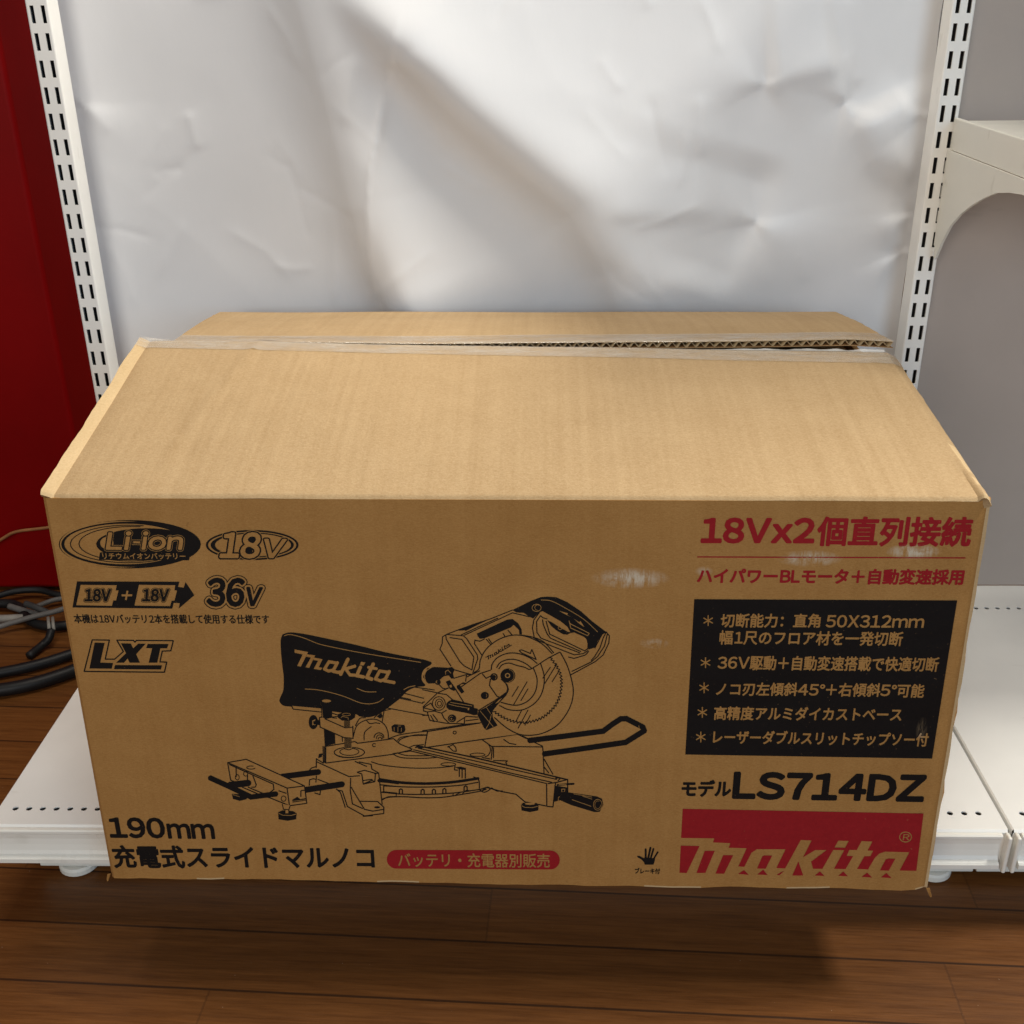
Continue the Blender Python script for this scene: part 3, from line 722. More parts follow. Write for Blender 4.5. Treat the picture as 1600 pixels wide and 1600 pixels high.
#PRINTS
# ------------------------------------------------------------------ printing on the front panel
VPX, VPY = 835.0, 4988.0          # where the box's uprights meet in the photo
GLYPH = {}
def glyph(ch, res=3):
    if ch not in GLYPH:
        cu = bpy.data.curves.new('t', 'FONT'); cu.body = ch; cu.resolution_u = res
        o = bpy.data.objects.new('t', cu); COL.objects.link(o)
        bpy.context.view_layer.update()
        me = bpy.data.meshes.new_from_object(o.evaluated_get(bpy.context.evaluated_depsgraph_get()))
        bpy.data.objects.remove(o); bpy.data.curves.remove(cu)
        GLYPH[ch] = ([(v.co.x, v.co.y) for v in me.vertices], [list(p.vertices) for p in me.polygons])
        bpy.data.meshes.remove(me)
    return GLYPH[ch]
class Ink:
    def __init__(s, wk=1.0): s.ops = []; s.T = (0, 0, 1); s.wk = wk
    def at(s, ox, oy, k): s.T = (ox, oy, k); return s
    def q(s, p): ox, oy, k = s.T; return (ox + p[0] / k, oy + p[1] / k)
    def raw(s, faces, ink): s.ops.append((ink, faces))
    def poly(s, pts, ink=True, smooth=0):
        P = [s.q(p) for p in pts]
        if smooth:
            P = [(v.x, v.y) for v in catmull([Vector((*p, 0)) for p in P + [P[0]]], smooth)][:-1]
        s.raw([P], ink)
    def polys(s, lst, ink=True):
        s.raw([[s.q(p) for p in pts] for pts in lst], ink)
    def segs(s, P, w, closed=False, disc=None):
        out = []; n = len(P); h = w / 2
        for i in range(n if closed else n - 1):
            (ax, ay), (bx_, by_) = P[i], P[(i + 1) % n]
            L = math.hypot(bx_ - ax, by_ - ay)
            if L < 1e-4: continue
            ux, uy = (bx_ - ax) / L, (by_ - ay) / L; e = 0.22 * w
            if not closed and n == 2: e = 0.1 * w
            ax -= ux * e; ay -= uy * e; bx_ += ux * e; by_ += uy * e
            out.append([(ax - uy * h, ay + ux * h), (bx_ - uy * h, by_ + ux * h), (bx_ + uy * h, by_ - ux * h), (ax + uy * h, ay - ux * h)])
        if disc or (disc is None and w > 2.2):
            for x, y in P: out.append([(x + h * math.cos(t * math.pi / 5), y + h * math.sin(t * math.pi / 5)) for t in range(10)])
        return out
    def line(s, pts, w=1.25, ink=True, smooth=0, closed=False, disc=None):
        P = [s.q(p) for p in pts]
        if smooth and len(P) > 2: P = [(v.x, v.y) for v in catmull([Vector((*p, 0)) for p in P], smooth)]
        s.raw(s.segs(P, w * (s.wk if w < 2 else 1), closed, disc), ink)
    def lines(s, lst, w=1.25, ink=True, smooth=0):
        for pts in lst: s.line(pts, w, ink, smooth)
    def ell(s, cx, cy, rx, ry, ink=True, n=40, rot=0.0):
        c, d = math.cos(rot), math.sin(rot)
        P = []
        for i in range(n):
            t = 2 * math.pi * i / n; x, y = rx * math.cos(t), ry * math.sin(t)
            P.append(s.q((cx + x * c - y * d, cy + x * d + y * c)))
        s.raw([P], ink)
    def ring(s, cx, cy, rx, ry, w=1.25, ink=True, a0=0, a1=360, n=36):
        m = max(6, int(n * abs(a1 - a0) / 360))
        P = [s.q((cx + rx * math.cos(math.radians(a0 + (a1 - a0) * i / m)), cy + ry * math.sin(math.radians(a0 + (a1 - a0) * i / m)))) for i in range(m + 1)]
        s.raw(s.segs(P, w), ink)
    def text(s, body, xl, yl, xr, yr, h, passes=((0.0, True),), shear=0.0, hr=None, res=3, gap=0.09):
        """fit the text to a quad: bottom edge (xl,yl)-(xr,yr) in photo pixels, height h; uprights run to the vanishing point"""
        V_, F_ = [], []
        cur = 0.0; prev = None
        for ch in body:
            asc = ch.isascii() and ch.isalnum()
            v, f = glyph(chr(ord(ch) + 0xFEE0) if asc else ch, res)
            a0, a1 = min(q[0] for q in v), max(q[0] for q in v)
            if asc or ch == '°':
                cur += gap * (1.0 if prev == 'a' else 1.3) if prev else 0; dx = cur - a0; nxt = cur + (a1 - a0); kind = 'a'
            else:
                if prev == 'a': cur += gap * 0.6
                dx = cur; nxt = cur + 1.0; kind = 'c'
            b0 = len(V_)
            V_ += [(x + dx + shear * y, y) for x, y in v]; F_ += [[b0 + i for i in p] for p in f]
            cur = nxt; prev = kind
        X = [v[0] for v in V_]; Y = [v[1] for v in V_]
        a, b, c, d = min(X), max(X), min(Y), max(Y)
        hr = h if hr is None else hr
        def mp(v):
            u = (v[0] - a) / (b - a); t = (v[1] - c) / (d - c)
            x = xl + (xr - xl) * u; y = yl + (yr - yl) * u; hh = (h + (hr - h) * u) * t
            dx, dy = x - VPX, y - VPY
            return (x + dx / abs(dy) * hh, y - hh)
        P = [mp(v) for v in V_]
        fill = [[P[i] for i in p] for p in F_]
        cnt = {}
        for vv in F_:
            for i in range(len(vv)):
                k = tuple(sorted((vv[i], vv[(i + 1) % len(vv)]))); cnt[k] = cnt.get(k, 0) + 1
        edge = [k for k, n in cnt.items() if n == 1]
        for r, ink in passes:
            f = list(fill)
            if r > 0:
                for i, j in edge: f += s.segs([P[i], P[j]], 2 * r, disc=False)
                nd_ = 8 if r > 1.2 else 6
                for i in {i for e in edge for i in e}:
                    x, y = P[i]; f.append([(x + r * math.cos(2 * math.pi * t / nd_), y + r * math.sin(2 * math.pi * t / nd_)) for t in range(nd_)])
            s.raw(f, ink)
    def build(s, name, mat, parent):
        vs = []; fs = []; own = []
        for k, (ink, faces) in enumerate(s.ops):
            for P in faces:
                ar = sum(P[i][0] * P[(i + 1) % len(P)][1] - P[(i + 1) % len(P)][0] * P[i][1] for i in range(len(P)))
                if abs(ar) < 1e-5: continue
                if ar < 0: P = P[::-1]
                b = len(vs); vs += [Vector(p) for p in P]; fs.append(list(range(b, b + len(P)))); own.append(k)
        V_, _, F_, _, _, O_ = delaunay_2d_cdt(vs, [], fs, 1, 1e-4, True)
        keep = [list(f) for f, o in zip(F_, O_) if o and s.ops[max(own[i] for i in o)][0]]
        used = sorted({i for f in keep for i in f}); ix = {v: i for i, v in enumerate(used)}
        me = bpy.data.meshes.new('m')
        me.from_pydata([tuple(px_face(V_[i].x, V_[i].y) - BASE) for i in used], [], [[ix[i] for i in f][::-1] for f in keep])
        me.update()
        return link(name, me, mat, parent)

def wordmark(k, T, ink):
    """the maker's script word; T maps design points, k scales stroke widths"""
    P = lambda pts: [T(p) for p in pts]
    def pl(pts): k.raw([P(pts)], ink)
    def st(pts, w): k.raw(k.segs(P(pts), w * T.scale), ink)
    pl([(160, 118), (332, 150), (240, 335), (193, 325), (262, 182), (160, 160)])
    pl([(318, 178), (420, 192), (345, 350), (297, 342), (365, 220), (305, 210)])
    pl([(405, 220), (512, 240), (465, 340), (510, 348), (490, 378), (400, 362), (455, 260), (395, 252)])
    st([(690, 290), (592, 272), (535, 365), (585, 388), (632, 380)], 40)
    st([(697, 285), (640, 390), (700, 405), (745, 400)], 42)
    st([(828, 242), (738, 428)], 46); st([(915, 328), (800, 362), (855, 438), (910, 440)], 40)
    pl([(992, 272), (1048, 282), (1024, 322), (975, 312)])
    st([(985, 340), (938, 446), (1022, 462)], 44)
    st([(1145, 302), (1065, 468), (1125, 490)], 46); st([(1085, 342), (1185, 360)], 36)
    st([(1330, 405), (1225, 388), (1172, 488), (1240, 512), (1280, 495)], 40)
    st([(1345, 395), (1285, 510), (1405, 532)], 42)
class Aff:
    """affine map through three point pairs"""
    def __init__(s, src, dst):
        (x0, y0), (x1, y1), (x2, y2) = src
        A = Matrix(((x0, y0, 1), (x1, y1, 1), (x2, y2, 1))).inverted()
        s.a = A @ Vector([d[0] for d in dst]); s.b = A @ Vector([d[1] for d in dst])
        s.scale = math.sqrt(abs(s.a[0] * s.b[1] - s.a[1] * s.b[0]))
    def __call__(s, p):
        v = Vector((p[0], p[1], 1)); return (s.a.dot(v), s.b.dot(v))

# ---- red headline
k = Ink()
k.text('18Vx2', 1096.5, 847.4, 1270, 847.8, 37, ((2.0, True),))
k.text('個直列接続', 1276, 852.2, 1514, 853.2, 44, ((1.55, True),))
k.line([(1089.7, 870.2), (1508.3, 871.8)], 1.9)
k.text('ハイパワーBLモータ＋自動変速採用', 1089.5, 911.2, 1503.5, 913.4, 23.2, ((0.95, True),))
k.build('printed_headline', INK_RED, front)
# ---- black feature panel with the words left bare
k = Ink()
k.raw([[(1084.8, 936.2), (1495.6, 938.2), (1456.4, 1185.4), (1070.8, 1179)]], True)
for x, y in ((1106.5, 969.7), (1102.4, 1035.5), (1100.2, 1074.7), (1097.4, 1113.2), (1095, 1151.7)):
    for a in (90, 30, 150):
        c_, s_ = math.cos(math.radians(a)) * 8.3, math.sin(math.radians(a)) * 8.3
        k.line([(x - c_, y - s_), (x + c_, y + s_)], 2.0, False)
B = ((0.64, False),)
for args in (('切断能力：直角', 1125.8, 980.2, 1280.5, 980.6, 21), ('50X312mm', 1290.3, 980, 1442.5, 980.8, 18.6),
             ('幅1尺のフロア材を一発切断', 1124, 1006.8, 1408.6, 1009.3, 21.5),
             ('36V', 1121.4, 1044.6, 1169.8, 1044.6, 18), ('駆動＋自動変速搭載で快適切断', 1171.2, 1046.6, 1464.6, 1049.4, 22),
             ('ノコ刃左傾斜', 1118.8, 1086.8, 1244.8, 1087.2, 20), ('45°', 1246.6, 1086.4, 1287.4, 1086.6, 17),
             ('＋右傾斜', 1290, 1088, 1374, 1088.6, 20.5), ('5°', 1375.4, 1087.3, 1399.4, 1087.5, 17), ('可能', 1400.8, 1089.4, 1442.4, 1090, 20.5),
             ('高精度アルミダイカストベース', 1115.4, 1124.6, 1407.4, 1127, 20.5),
             ('レーザーダブルスリットチップソー付', 1114, 1161.6, 1448.6, 1166.2, 20.5)):
    k.text(*args, B)
k.build('printed_feature_panel', INK, front)
# ---- model number
k = Ink()
k.text('モデル', 1065.4, 1244, 1140.6, 1244.4, 24.5, ((1.15, True),))
k.text('LS714DZ', 1146, 1246.6, 1440.6, 1251.6, 39, ((2.5, True),))
k.build('printed_model_number', INK, front)
# ---- red maker's panel
k = Ink().at(1055, 1250, 4)
k.poly([(47, 55), (1552, 85), (1507, 443), (1403, 441), (1464, 327), (1310, 323), (1275, 336), (1248, 362), (1205, 434), (1137, 431), (1183, 352), (1220, 352), (1238, 317), (1203, 316), (1233, 260), (1165, 257), (1135, 313), (1088, 312), (1072, 350), (1112, 351), (1065, 432), (993, 430), (1057, 314), (988, 312), (920, 430), (862, 430), (850, 385), (947, 313), (875, 313), (800, 358), (853, 253), (785, 250), (687, 428), (633, 425), (690, 308), (510, 308), (477, 330), (432, 418), (395, 415), (447, 302), (335, 298), (345, 270), (237, 265), (245, 240), (37, 237)])
k.poly([(1020, 254), (1085, 256), (1062, 299), (996, 297)], False)
for p in ([(35, 285), (152, 288), (72, 456), (27, 455)], [(185, 318), (247, 318), (188, 456), (133, 456)], [(300, 345), (362, 346), (306, 461), (252, 460)],
          [(545, 352), (558, 346), (606, 348), (565, 430), (512, 428)], [(1316, 372), (1330, 366), (1376, 367), (1335, 442), (1280, 440)],
          [(770, 385), (800, 472), (732, 472)], [(430, 438), (460, 468), (393, 462)], [(550, 436), (577, 469), (513, 466)], [(682, 443), (652, 470), (634, 468), (655, 455)],
          [(905, 446), (932, 475), (873, 472)], [(1050, 447), (1080, 477), (1020, 474)], [(1200, 454), (1230, 485), (1166, 480)], [(1320, 456), (1352, 488), (1286, 484)]):
    k.poly(p)
k.ring(1440, 232, 37, 31, 1.7, False)
k.text('R', 1410.6, 1312.6, 1420.4, 1312.8, 9.0, ((0.25, False),))
k.build('printed_maker_panel', INK_RED, front)
# ---- product name, pill, hand sign
k = Ink()
k.text('190', 173.6, 1308.2, 258.4, 1309, 30, ((1.45, True),))
k.text('mm', 264, 1309.2, 335.2, 1310, 21.5, ((1.25, True),))
k.text('充電式スライドマルノコ', 180, 1355.6, 585, 1357.2, 34, ((1.12, True),))
k.build('printed_product_name', INK, front)
k = Ink()
P = [(619 + 0, 1328), (860, 1329)]
arc = [(860 + 14.6 * math.sin(math.radians(a)), 1343.8 - 14.8 * math.cos(math.radians(a))) for a in range(0, 181, 15)] + [(619 - 14.6 * math.sin(math.radians(a)), 1342.6 + 14.6 * math.cos(math.radians(a))) for a in range(0, 181, 15)]
k.raw([arc], True)
k.text('バッテリ・充電器別販売', 622.4, 1354.6, 858.7, 1355.8, 21.4, ((0.42, False),))
k.build('printed_notice', INK_RED, front)
k = Ink().at(560, 1260, 2.963)
k.poly([(1326, 270), (1322, 258), (1308, 244), (1292, 236), (1291, 229), (1301, 229), (1314, 236), (1322, 240), (1326, 236), (1363, 240), (1374, 236), (1372, 252), (1366, 270)])
for a, b, w in (((1330, 244), (1330, 199), 3.0), ((1342, 240), (1352, 192), 3.0), ((1353, 242), (1366, 197), 2.8), ((1365, 246), (1386, 212), 2.6)):
    a2, b2 = a, b
    k.line([a2, b2], w, disc=True)
k.text('ブレーキ付', 992, 1365.2, 1030.8, 1365.6, 8.6, ((0.28, True),))
k.build('printed_hand_sign', INK, front)

# ---- battery emblems at the upper left
k = Ink().at(85, 805, 6.667)
k.ell(785, 303, 740, 252); k.ell(700, 303, 646, 243, False); k.ell(792, 303, 722, 236)
k.ell(738, 300, 637, 212, False)
k.ring(770, 300, 605, 196, 1.3, True, 60, 285); k.ring(800, 298, 545, 180, 1.3, True, 60, 280)
k.ell(955, 302, 520, 166); k.ell(545, 290, 70, 62, False)
k.poly([(474, 388), (1420, 388), (1400, 470), (462, 466)])
k.text('Li', 166, 858, 208, 858.2, 27, ((3.7, False), (2.8, True), (1.15, False)), 0.22)
k.line([(812, 282), (900, 284)], 8.4, False, disc=False); k.line([(815, 282), (897, 284)], 6.6, disc=False); k.line([(822, 282), (890, 284)], 3.4, False, disc=False)
k.text('ion', 222, 858.2, 287, 858.4, 27, ((3.7, False), (2.8, True), (1.15, False)), 0.22)
k.text('リチウムイオンバッテリー', 161, 873.6, 290, 874, 9.6, ((0.32, False),))
k.build('printed_battery_emblem', INK, front)
k = Ink().at(310, 815, 9.41)
k.ell(790, 345, 682, 222); k.ell(790, 345, 650, 196, False); k.ell(790, 345, 612, 184); k.ell(802, 345, 560, 168, False)
k.text('18', 344.4, 871, 408.5, 871.2, 38, ((5.0, False), (3.9, True), (1.7, False)), 0.25)
k.text('V', 416.6, 871, 449.5, 871.2, 28, ((4.2, False), (3.2, True), (1.2, False)), 0.25)
k.ell(790, 272, 42, 38, True); k.ell(742, 420, 52, 50, True)
k.build('printed_voltage_badge', INK, front)
k = Ink().at(100, 900, 4.706)
k.poly([(95, 40), (848, 42), (838, 80), (880, 86), (893, 45), (958, 142), (843, 240), (851, 200), (806, 198), (795, 240), (62, 232)])
k.poly([(122, 65), (388, 68), (380, 106), (401, 106), (383, 180), (362, 180), (352, 220), (88, 215)], False)
k.poly([(550, 65), (818, 68), (812, 105), (831, 107), (812, 182), (792, 182), (780, 222), (517, 218)], False)
k.line([(424, 143), (500, 142)], 3.2, False, disc=False); k.line([(466, 110), (454, 176)], 3.2, False, disc=False)
for x0, x1 in ((133, 175.5), (223, 266)):
    k.text('18V', x0, 939.2, x1, 939.4, 18.4, ((2.6, True), (1.9, False), (1.0, True)), 0.25)
k.text('本機は18Vバッテリ2本を搭載して使用する仕様です', 116.8, 973.8, 420.8, 974.8, 14, ((0.28, True),))
k.build('printed_battery_diagram', INK, front)
k = Ink()
k.text('36', 325, 946.4, 385, 946.6, 42, ((6.0, True), (4.7, False), (1.9, True)), 0.2)
k.text('V', 389, 946.0, 412.5, 946.2, 27.6, ((5.6, True), (4.3, False), (1.3, True)), 0.25)
k.text('36', 325, 946.4, 385, 946.6, 42, ((4.7, False), (1.9, True)), 0.2)
k.text('V', 389, 946.0, 412.5, 946.2, 27.6, ((4.3, False), (1.3, True)), 0.25)
k.build('printed_total_voltage', INK, front)
k = Ink().at(100, 900, 4.706)
k.line([(207, 470), (333, 472), (303, 612), (372, 612), (436, 556), (388, 472), (510, 474), (521, 487), (532, 474), (803, 476), (785, 550), (722, 553), (705, 632), (755, 634), (738, 708), (148, 702)], 1.9, closed=True)
k.polys([[(225, 490), (298, 492), (265, 637), (360, 640), (350, 682), (187, 680)],
         [(418, 495), (490, 497), (508, 533), (545, 498), (600, 498), (530, 575), (557, 638), (482, 638), (468, 606), (440, 638), (383, 638), (456, 568)],
         [(615, 500), (768, 500), (757, 532), (708, 532), (685, 638), (622, 638), (648, 532), (604, 530)], [(375, 655), (720, 657), (712, 688), (367, 685)]])
k.build('printed_series_emblem', INK, front)

# ---- the drawing of the mitre saw
k = Ink(1.22)
# rear rails under the dust bag
k.at(400, 900, 4.444)
k.lines([[(1100, 772), (1240, 792)], [(1030, 815), (1165, 850)], [(1000, 850), (1075, 866), (1160, 885)], [(1000, 842), (1075, 858)], [(915, 918), (1060, 945), (1200, 970)],
         [(890, 930), (875, 1020)], [(935, 925), (895, 935)]], 1.2)
k.poly([(245, 898), (590, 938), (590, 970), (255, 925)], False)
k.lines([[(460, 945), (258, 925), (245, 898), (460, 918)], [(520, 925), (580, 938)], [(520, 950), (565, 965)], [(440, 985), (590, 975)]], 1.2)
k.poly([(185, 405), (235, 392), (330, 402), (480, 432), (700, 480), (900, 530), (1080, 565), (1180, 585), (1220, 608), (1165, 655), (1150, 720), (1175, 762), (1110, 772), (1050, 800), (1000, 850), (930, 905), (860, 955), (790, 980), (720, 975), (690, 960), (560, 945), (440, 925), (250, 908), (190, 900), (163, 870), (172, 835), (190, 790), (192, 700), (180, 600), (172, 500), (172, 440)], True, 4)
k.poly([(245, 896), (450, 914), (450, 946), (258, 926)], False); k.line([(450, 945), (258, 925), (245, 898), (450, 916)], 1.2)
k.poly([(1190, 640), (1240, 632), (1370, 640), (1372, 660), (1300, 700), (1250, 745), (1185, 748), (1160, 700)])
k.line([(1205, 625), (1165, 655), (1152, 700), (1165, 740), (1185, 755)], 1.1, False, 4); k.line([(1222, 632), (1182, 660), (1170, 700), (1182, 738), (1198, 750)], 1.1, False, 4)
k.lines([[(195, 415), (240, 407), (330, 430), (430, 470), (520, 492), (700, 528), (900, 562), (1145, 600)]], 1.1, False, 4)
k.lines([[(340, 785), (420, 790), (520, 810), (620, 840), (720, 880), (790, 888), (850, 875), (885, 850)], [(700, 780), (760, 803), (835, 805)], [(1025, 790), (1060, 772), (1105, 762)]], 1.1, False, 4)
wordmark(k, Aff([(0, 0), (8, 0), (0, 8)], [(440, 1000), (441, 1000), (440, 1001)]), False)
# turning knob, wheel housing, fence
k.at(400, 900, 4.444)
k.lines([[(675, 1115), (700, 1040), (760, 1002), (830, 996), (890, 1030), (916, 1085), (918, 1135)], [(750, 1140), (755, 1085), (800, 1045)], [(690, 1040), (720, 990), (760, 985)],
         [(765, 1000), (790, 1025), (830, 1020), (860, 1025)], [(600, 1150), (598, 1118)], [(820, 985), (855, 955), (870, 985)]], 1.2, True, 4)
k.ring(854, 1122, 34, 32, 1.5, True, 180, 360); k.ring(858, 1126, 22, 22, 1.2, True, 170, 370); k.ring(860, 1132, 12, 12, 1.2, True, 170, 370)
k.poly([(838, 975), (870, 950), (880, 975), (860, 990)])
k.poly([(940, 1045), (960, 1030), (1030, 1035), (1038, 1065), (1030, 1085), (1000, 1097), (945, 1078)], True)
k.lines([[(958, 1050), (960, 1075)], [(985, 1050), (985, 1085)], [(1010, 1055), (1008, 1082)], [(985, 1042), (1005, 1042)]], 0.9, False)
k.lines([[(920, 1130), (990, 1105), (1080, 1090), (1190, 1078)], [(985, 1163), (1008, 1132), (1100, 1105), (1185, 1103)]], 1.2, True, 4)
k.poly([(476, 1185), (690, 1150), (955, 1130), (1000, 1170), (1090, 1205), (940, 1240), (480, 1300)], False)
k.lines([[(476, 1300), (476, 1185), (685, 1150), (705, 1162), (955, 1130), (1000, 1168), (1090, 1205), (940, 1240), (480, 1300)], [(484, 1190), (484, 1295)]], 1.3)
k.ring(820, 1175, 11, 11, 1.2, True, 40, 320)
# clamp
k.poly([(470, 1050), (545, 1085), (545, 1165), (478, 1182)]); k.lines([[(545, 1085), (548, 1168)]], .8)
k.ell(398, 1015, 32, 49); k.poly([(390, 1005), (410, 995), (415, 1035), (392, 1035)], False); k.poly([(396, 1010), (438, 1000), (440, 1035), (400, 1030)]); k.line([(392, 1036), (392, 1006), (412, 998)], .8, False)
k.poly([(440, 985), (472, 968), (530, 985), (560, 990), (610, 1052), (672, 1042), (674, 1128), (610, 1122), (445, 1050)], False)
k.line([(470, 972), (440, 985), (445, 1050), (610, 1122), (674, 1128), (672, 1042)], 1.3); k.lines([[(478, 992), (620, 1055), (672, 1050)], [(530, 985), (560, 988)]], 1.2)
k.poly([(448, 880), (528, 880), (528, 985), (458, 985)], False); k.poly([(455, 878), (524, 878), (524, 985), (490, 992), (466, 985)])
k.ell(489, 868, 37, 16, False); k.ring(489, 868, 35, 13, 1.1); k.line([(452, 872), (458, 985)], .9); k.line([(528, 872), (525, 985)], .9)
k.poly([(565, 962), (600, 948), (655, 948), (690, 962), (685, 985), (660, 1002), (600, 1005), (570, 985)]); k.ring(628, 962, 28, 9, .9, False); k.line([(590, 985), (600, 975), (640, 985), (640, 1000)], .8, False)
k.poly([(612, 1003), (652, 1003), (652, 1050), (612, 1050)], False)
for i in range(6): k.line([(612, 1008 + 8 * i), (652, 1004 + 8 * i)], 1.0)
k.poly([(615, 1125), (662, 1125), (660, 1200), (618, 1200)], False)
k.ell(648, 1225, 106, 36, False); k.ring(648, 1225, 105, 35, 1.4); k.ring(648, 1221, 66, 25, 1.2); k.line([(545, 1235), (580, 1255), (650, 1262), (720, 1252), (748, 1235)], 1.2, True, 3)
k.poly([(618, 1170), (660, 1170), (670, 1200), (640, 1208), (610, 1200)], False)
for i in range(9): k.line([(614, 1130 + 8 * i), (662, 1126 + 8 * i)], 1.0)
k.line([(612, 1200), (645, 1208), (672, 1198)], 1.1)
# fence at the right, table, arm
k.at(580, 1120, 5)
k.lines([[(440, 115), (845, 50)], [(420, 242), (760, 192), (1150, 140)], [(440, 115), (417, 242)]], 1.4); k.ring(652, 124, 12, 11, 1.3)
k.lines([[(205, 185), (235, 160), (330, 148), (428, 145)], [(165, 290), (240, 320), (400, 325), (510, 318)], [(200, 283), (280, 303), (400, 305), (480, 303)], [(0, 352), (100, 380), (300, 400), (500, 400), (640, 386)]], 1.2, True, 4)
k.lines([[(170, 288), (310, 268)], [(300, 240), (330, 225), (410, 218)], [(345, 240), (360, 228), (400, 232), (420, 242)], [(600, 230), (640, 268), (665, 270), (660, 240), (640, 218)], [(595, 238), (640, 218)]], 1.2)
k.lines([[(870, 182), (915, 215), (932, 260), (915, 300), (890, 312)]], 1.2, True, 4)
k.poly([(880, 180), (1150, 140), (1335, 230), (1350, 435), (945, 335), (942, 235)], False)
k.lines([[(870, 182), (945, 235), (938, 335)], [(1150, 140), (1338, 230)], [(945, 232), (1335, 236)], [(1338, 230), (1342, 262), (1350, 440)], [(955, 240), (955, 322)], [(1350, 330), (1420, 450)], [(1350, 392), (1388, 440)], [(1035, 178), (1080, 208), (1130, 217)], [(955, 342), (1065, 345), (1050, 358), (1060, 370)], [(865, 318), (930, 330)], [(1180, 150), (1240, 178)]], 1.3)
k.ring(830, 297, 58, 13, 1.2); k.ring(602, 372, 58, 13, 1.2)
k.poly([(390, 232), (1535, 490), (1440, 515), (1380, 522), (310, 268), (330, 245)], False)
k.line([(420, 238), (800, 318), (1150, 400), (1535, 492)], 2.2); k.lines([[(365, 245), (1450, 490)], [(330, 258), (700, 345), (1110, 445), (1410, 512)], [(310, 268), (690, 358), (1370, 522)], [(345, 242), (385, 230), (420, 240)]], 1.3)
k.poly([(355, 240), (385, 228), (420, 240), (390, 248)])
k.lines([[(1535, 490), (1535, 590)], [(1535, 490), (1440, 515), (1380, 522)], [(1370, 522), (1372, 692)], [(1440, 512), (1420, 705), (1375, 700)], [(845, 570), (900, 552), (1020, 585), (1130, 605), (1200, 665), (1372, 698)], [(1440, 480), (1480, 478), (1460, 500)]], 1.4)
k.lines([[(850, 575), (885, 590), (930, 565), (905, 550), (870, 575)], [(940, 555), (980, 580), (1025, 580)]], 1.3, True, 3)
k.lines([[(655, 380), (650, 415), (675, 418)], [(735, 400), (735, 482)], [(688, 395), (688, 470)], [(710, 405), (710, 480)]], 1.4); k.poly([(655, 395), (700, 390), (735, 400), (730, 415), (690, 410)])
k.line([(70, 490), (180, 508), (300, 519), (450, 522), (600, 514), (720, 500), (835, 482)], 4.2, True, 4)
k.lines([[(75, 532), (250, 548), (500, 548), (700, 535), (835, 512)], [(80, 590), (250, 605), (450, 606), (650, 595), (850, 568)], [(85, 650), (130, 630), (250, 625), (400, 633), (550, 630), (700, 608), (850, 582), (900, 565)], [(800, 470), (840, 495), (845, 560)]], 1.4, True, 4)
k.lines([[(98, 540), (98, 582)], [(195, 602), (195, 628)], [(640, 600), (638, 622)], [(660, 610), (700, 590)], [(710, 605), (740, 575), (775, 578)]], 1.1)
for x, y in ((232, 585), (402, 588), (490, 588), (572, 582), (738, 562)): k.line([(x - 13, y + 16), (x - 12, y - 14), (x, y - 22), (x + 11, y - 14), (x + 12, y + 14)], 1.5)
k.poly([(1170, 690), (1185, 672), (1295, 675), (1307, 695), (1305, 732), (1240, 745), (1175, 732)]); k.line([(1175, 695), (1200, 708), (1260, 710), (1300, 700)], .9, False); k.ell(1240, 680, 40, 9, False)
# front handle
k.at(660, 900, 4)
k.poly([(825, 1310), (905, 1322), (905, 1360), (870, 1400), (822, 1412)]); k.poly([(868, 1330), (893, 1330), (890, 1350), (868, 1350)], False); k.poly([(873, 1335), (888, 1335), (886, 1348), (873, 1347)])
k.line([(845, 1306), (945, 1299)], 3.0); k.line([(852, 1305), (900, 1302)], 1.0, False)
k.lines([[(868, 1370), (850, 1385), (848, 1410)]], .9, False)
k.poly([(858, 1376), (890, 1350), (950, 1358), (1090, 1378), (1122, 1392), (1131, 1430), (1108, 1474), (1075, 1476), (930, 1432), (862, 1402)])
k.ring(1096, 1430, 27, 34, 1.0, False); k.ring(1096, 1430, 18, 24, .8, False, 0, 300); k.lines([[(945, 1362), (1060, 1382)], [(935, 1398), (1055, 1440)], [(1000, 1375), (1060, 1395)]], .9, False)
# folding bar at the right
k.at(660, 900, 4)
k.line([(672, 1028), (900, 1000), (1130, 970), (1190, 925), (1240, 893), (1275, 892), (1378, 945), (1386, 968), (1270, 1040), (1010, 1078), (764, 1112)], 8.6)
k.line([(1355, 952), (1352, 935)], .8, False)
# saw head: motor housing
k.at(680, 920, 5.714)
k.lines([[(140, 690), (42, 540), (62, 490), (65, 430), (100, 408), (252, 420), (280, 445), (375, 590), (380, 625), (335, 755)], [(95, 415), (98, 450), (130, 505), (220, 650), (260, 690), (328, 725), (345, 610), (238, 452), (130, 436)], [(100, 408), (190, 373), (330, 322), (490, 270), (690, 190)], [(260, 415), (690, 215)], [(232, 412), (420, 325), (560, 262)],
         [(355, 455), (350, 490), (415, 592)], [(455, 450), (495, 497)], [(475, 445), (506, 490)], [(605, 398), (622, 425)], [(648, 368), (685, 412)], [(360, 462), (400, 468), (440, 448)], [(690, 215), (840, 250)]], 1.25)
k.poly([(195, 371), (490, 270), (380, 322), (265, 380)]); k.line([(200, 378), (270, 375)], 1.0, False)
k.poly([(372, 400), (640, 276), (690, 270), (742, 310), (770, 360), (775, 410), (752, 408), (748, 368), (700, 322), (676, 345), (440, 442), (400, 447), (380, 425)])
k.poly([(690, 190), (850, 110), (940, 75), (1000, 70), (1080, 75), (1180, 120), (1300, 200), (1400, 290), (1525, 385), (1490, 405), (1450, 465), (1425, 525), (1370, 542), (1362, 460), (1330, 430), (1240, 390), (1212, 395), (1180, 340), (1120, 290), (1040, 245), (960, 200), (930, 210), (875, 266), (840, 250), (790, 215), (725, 212)])
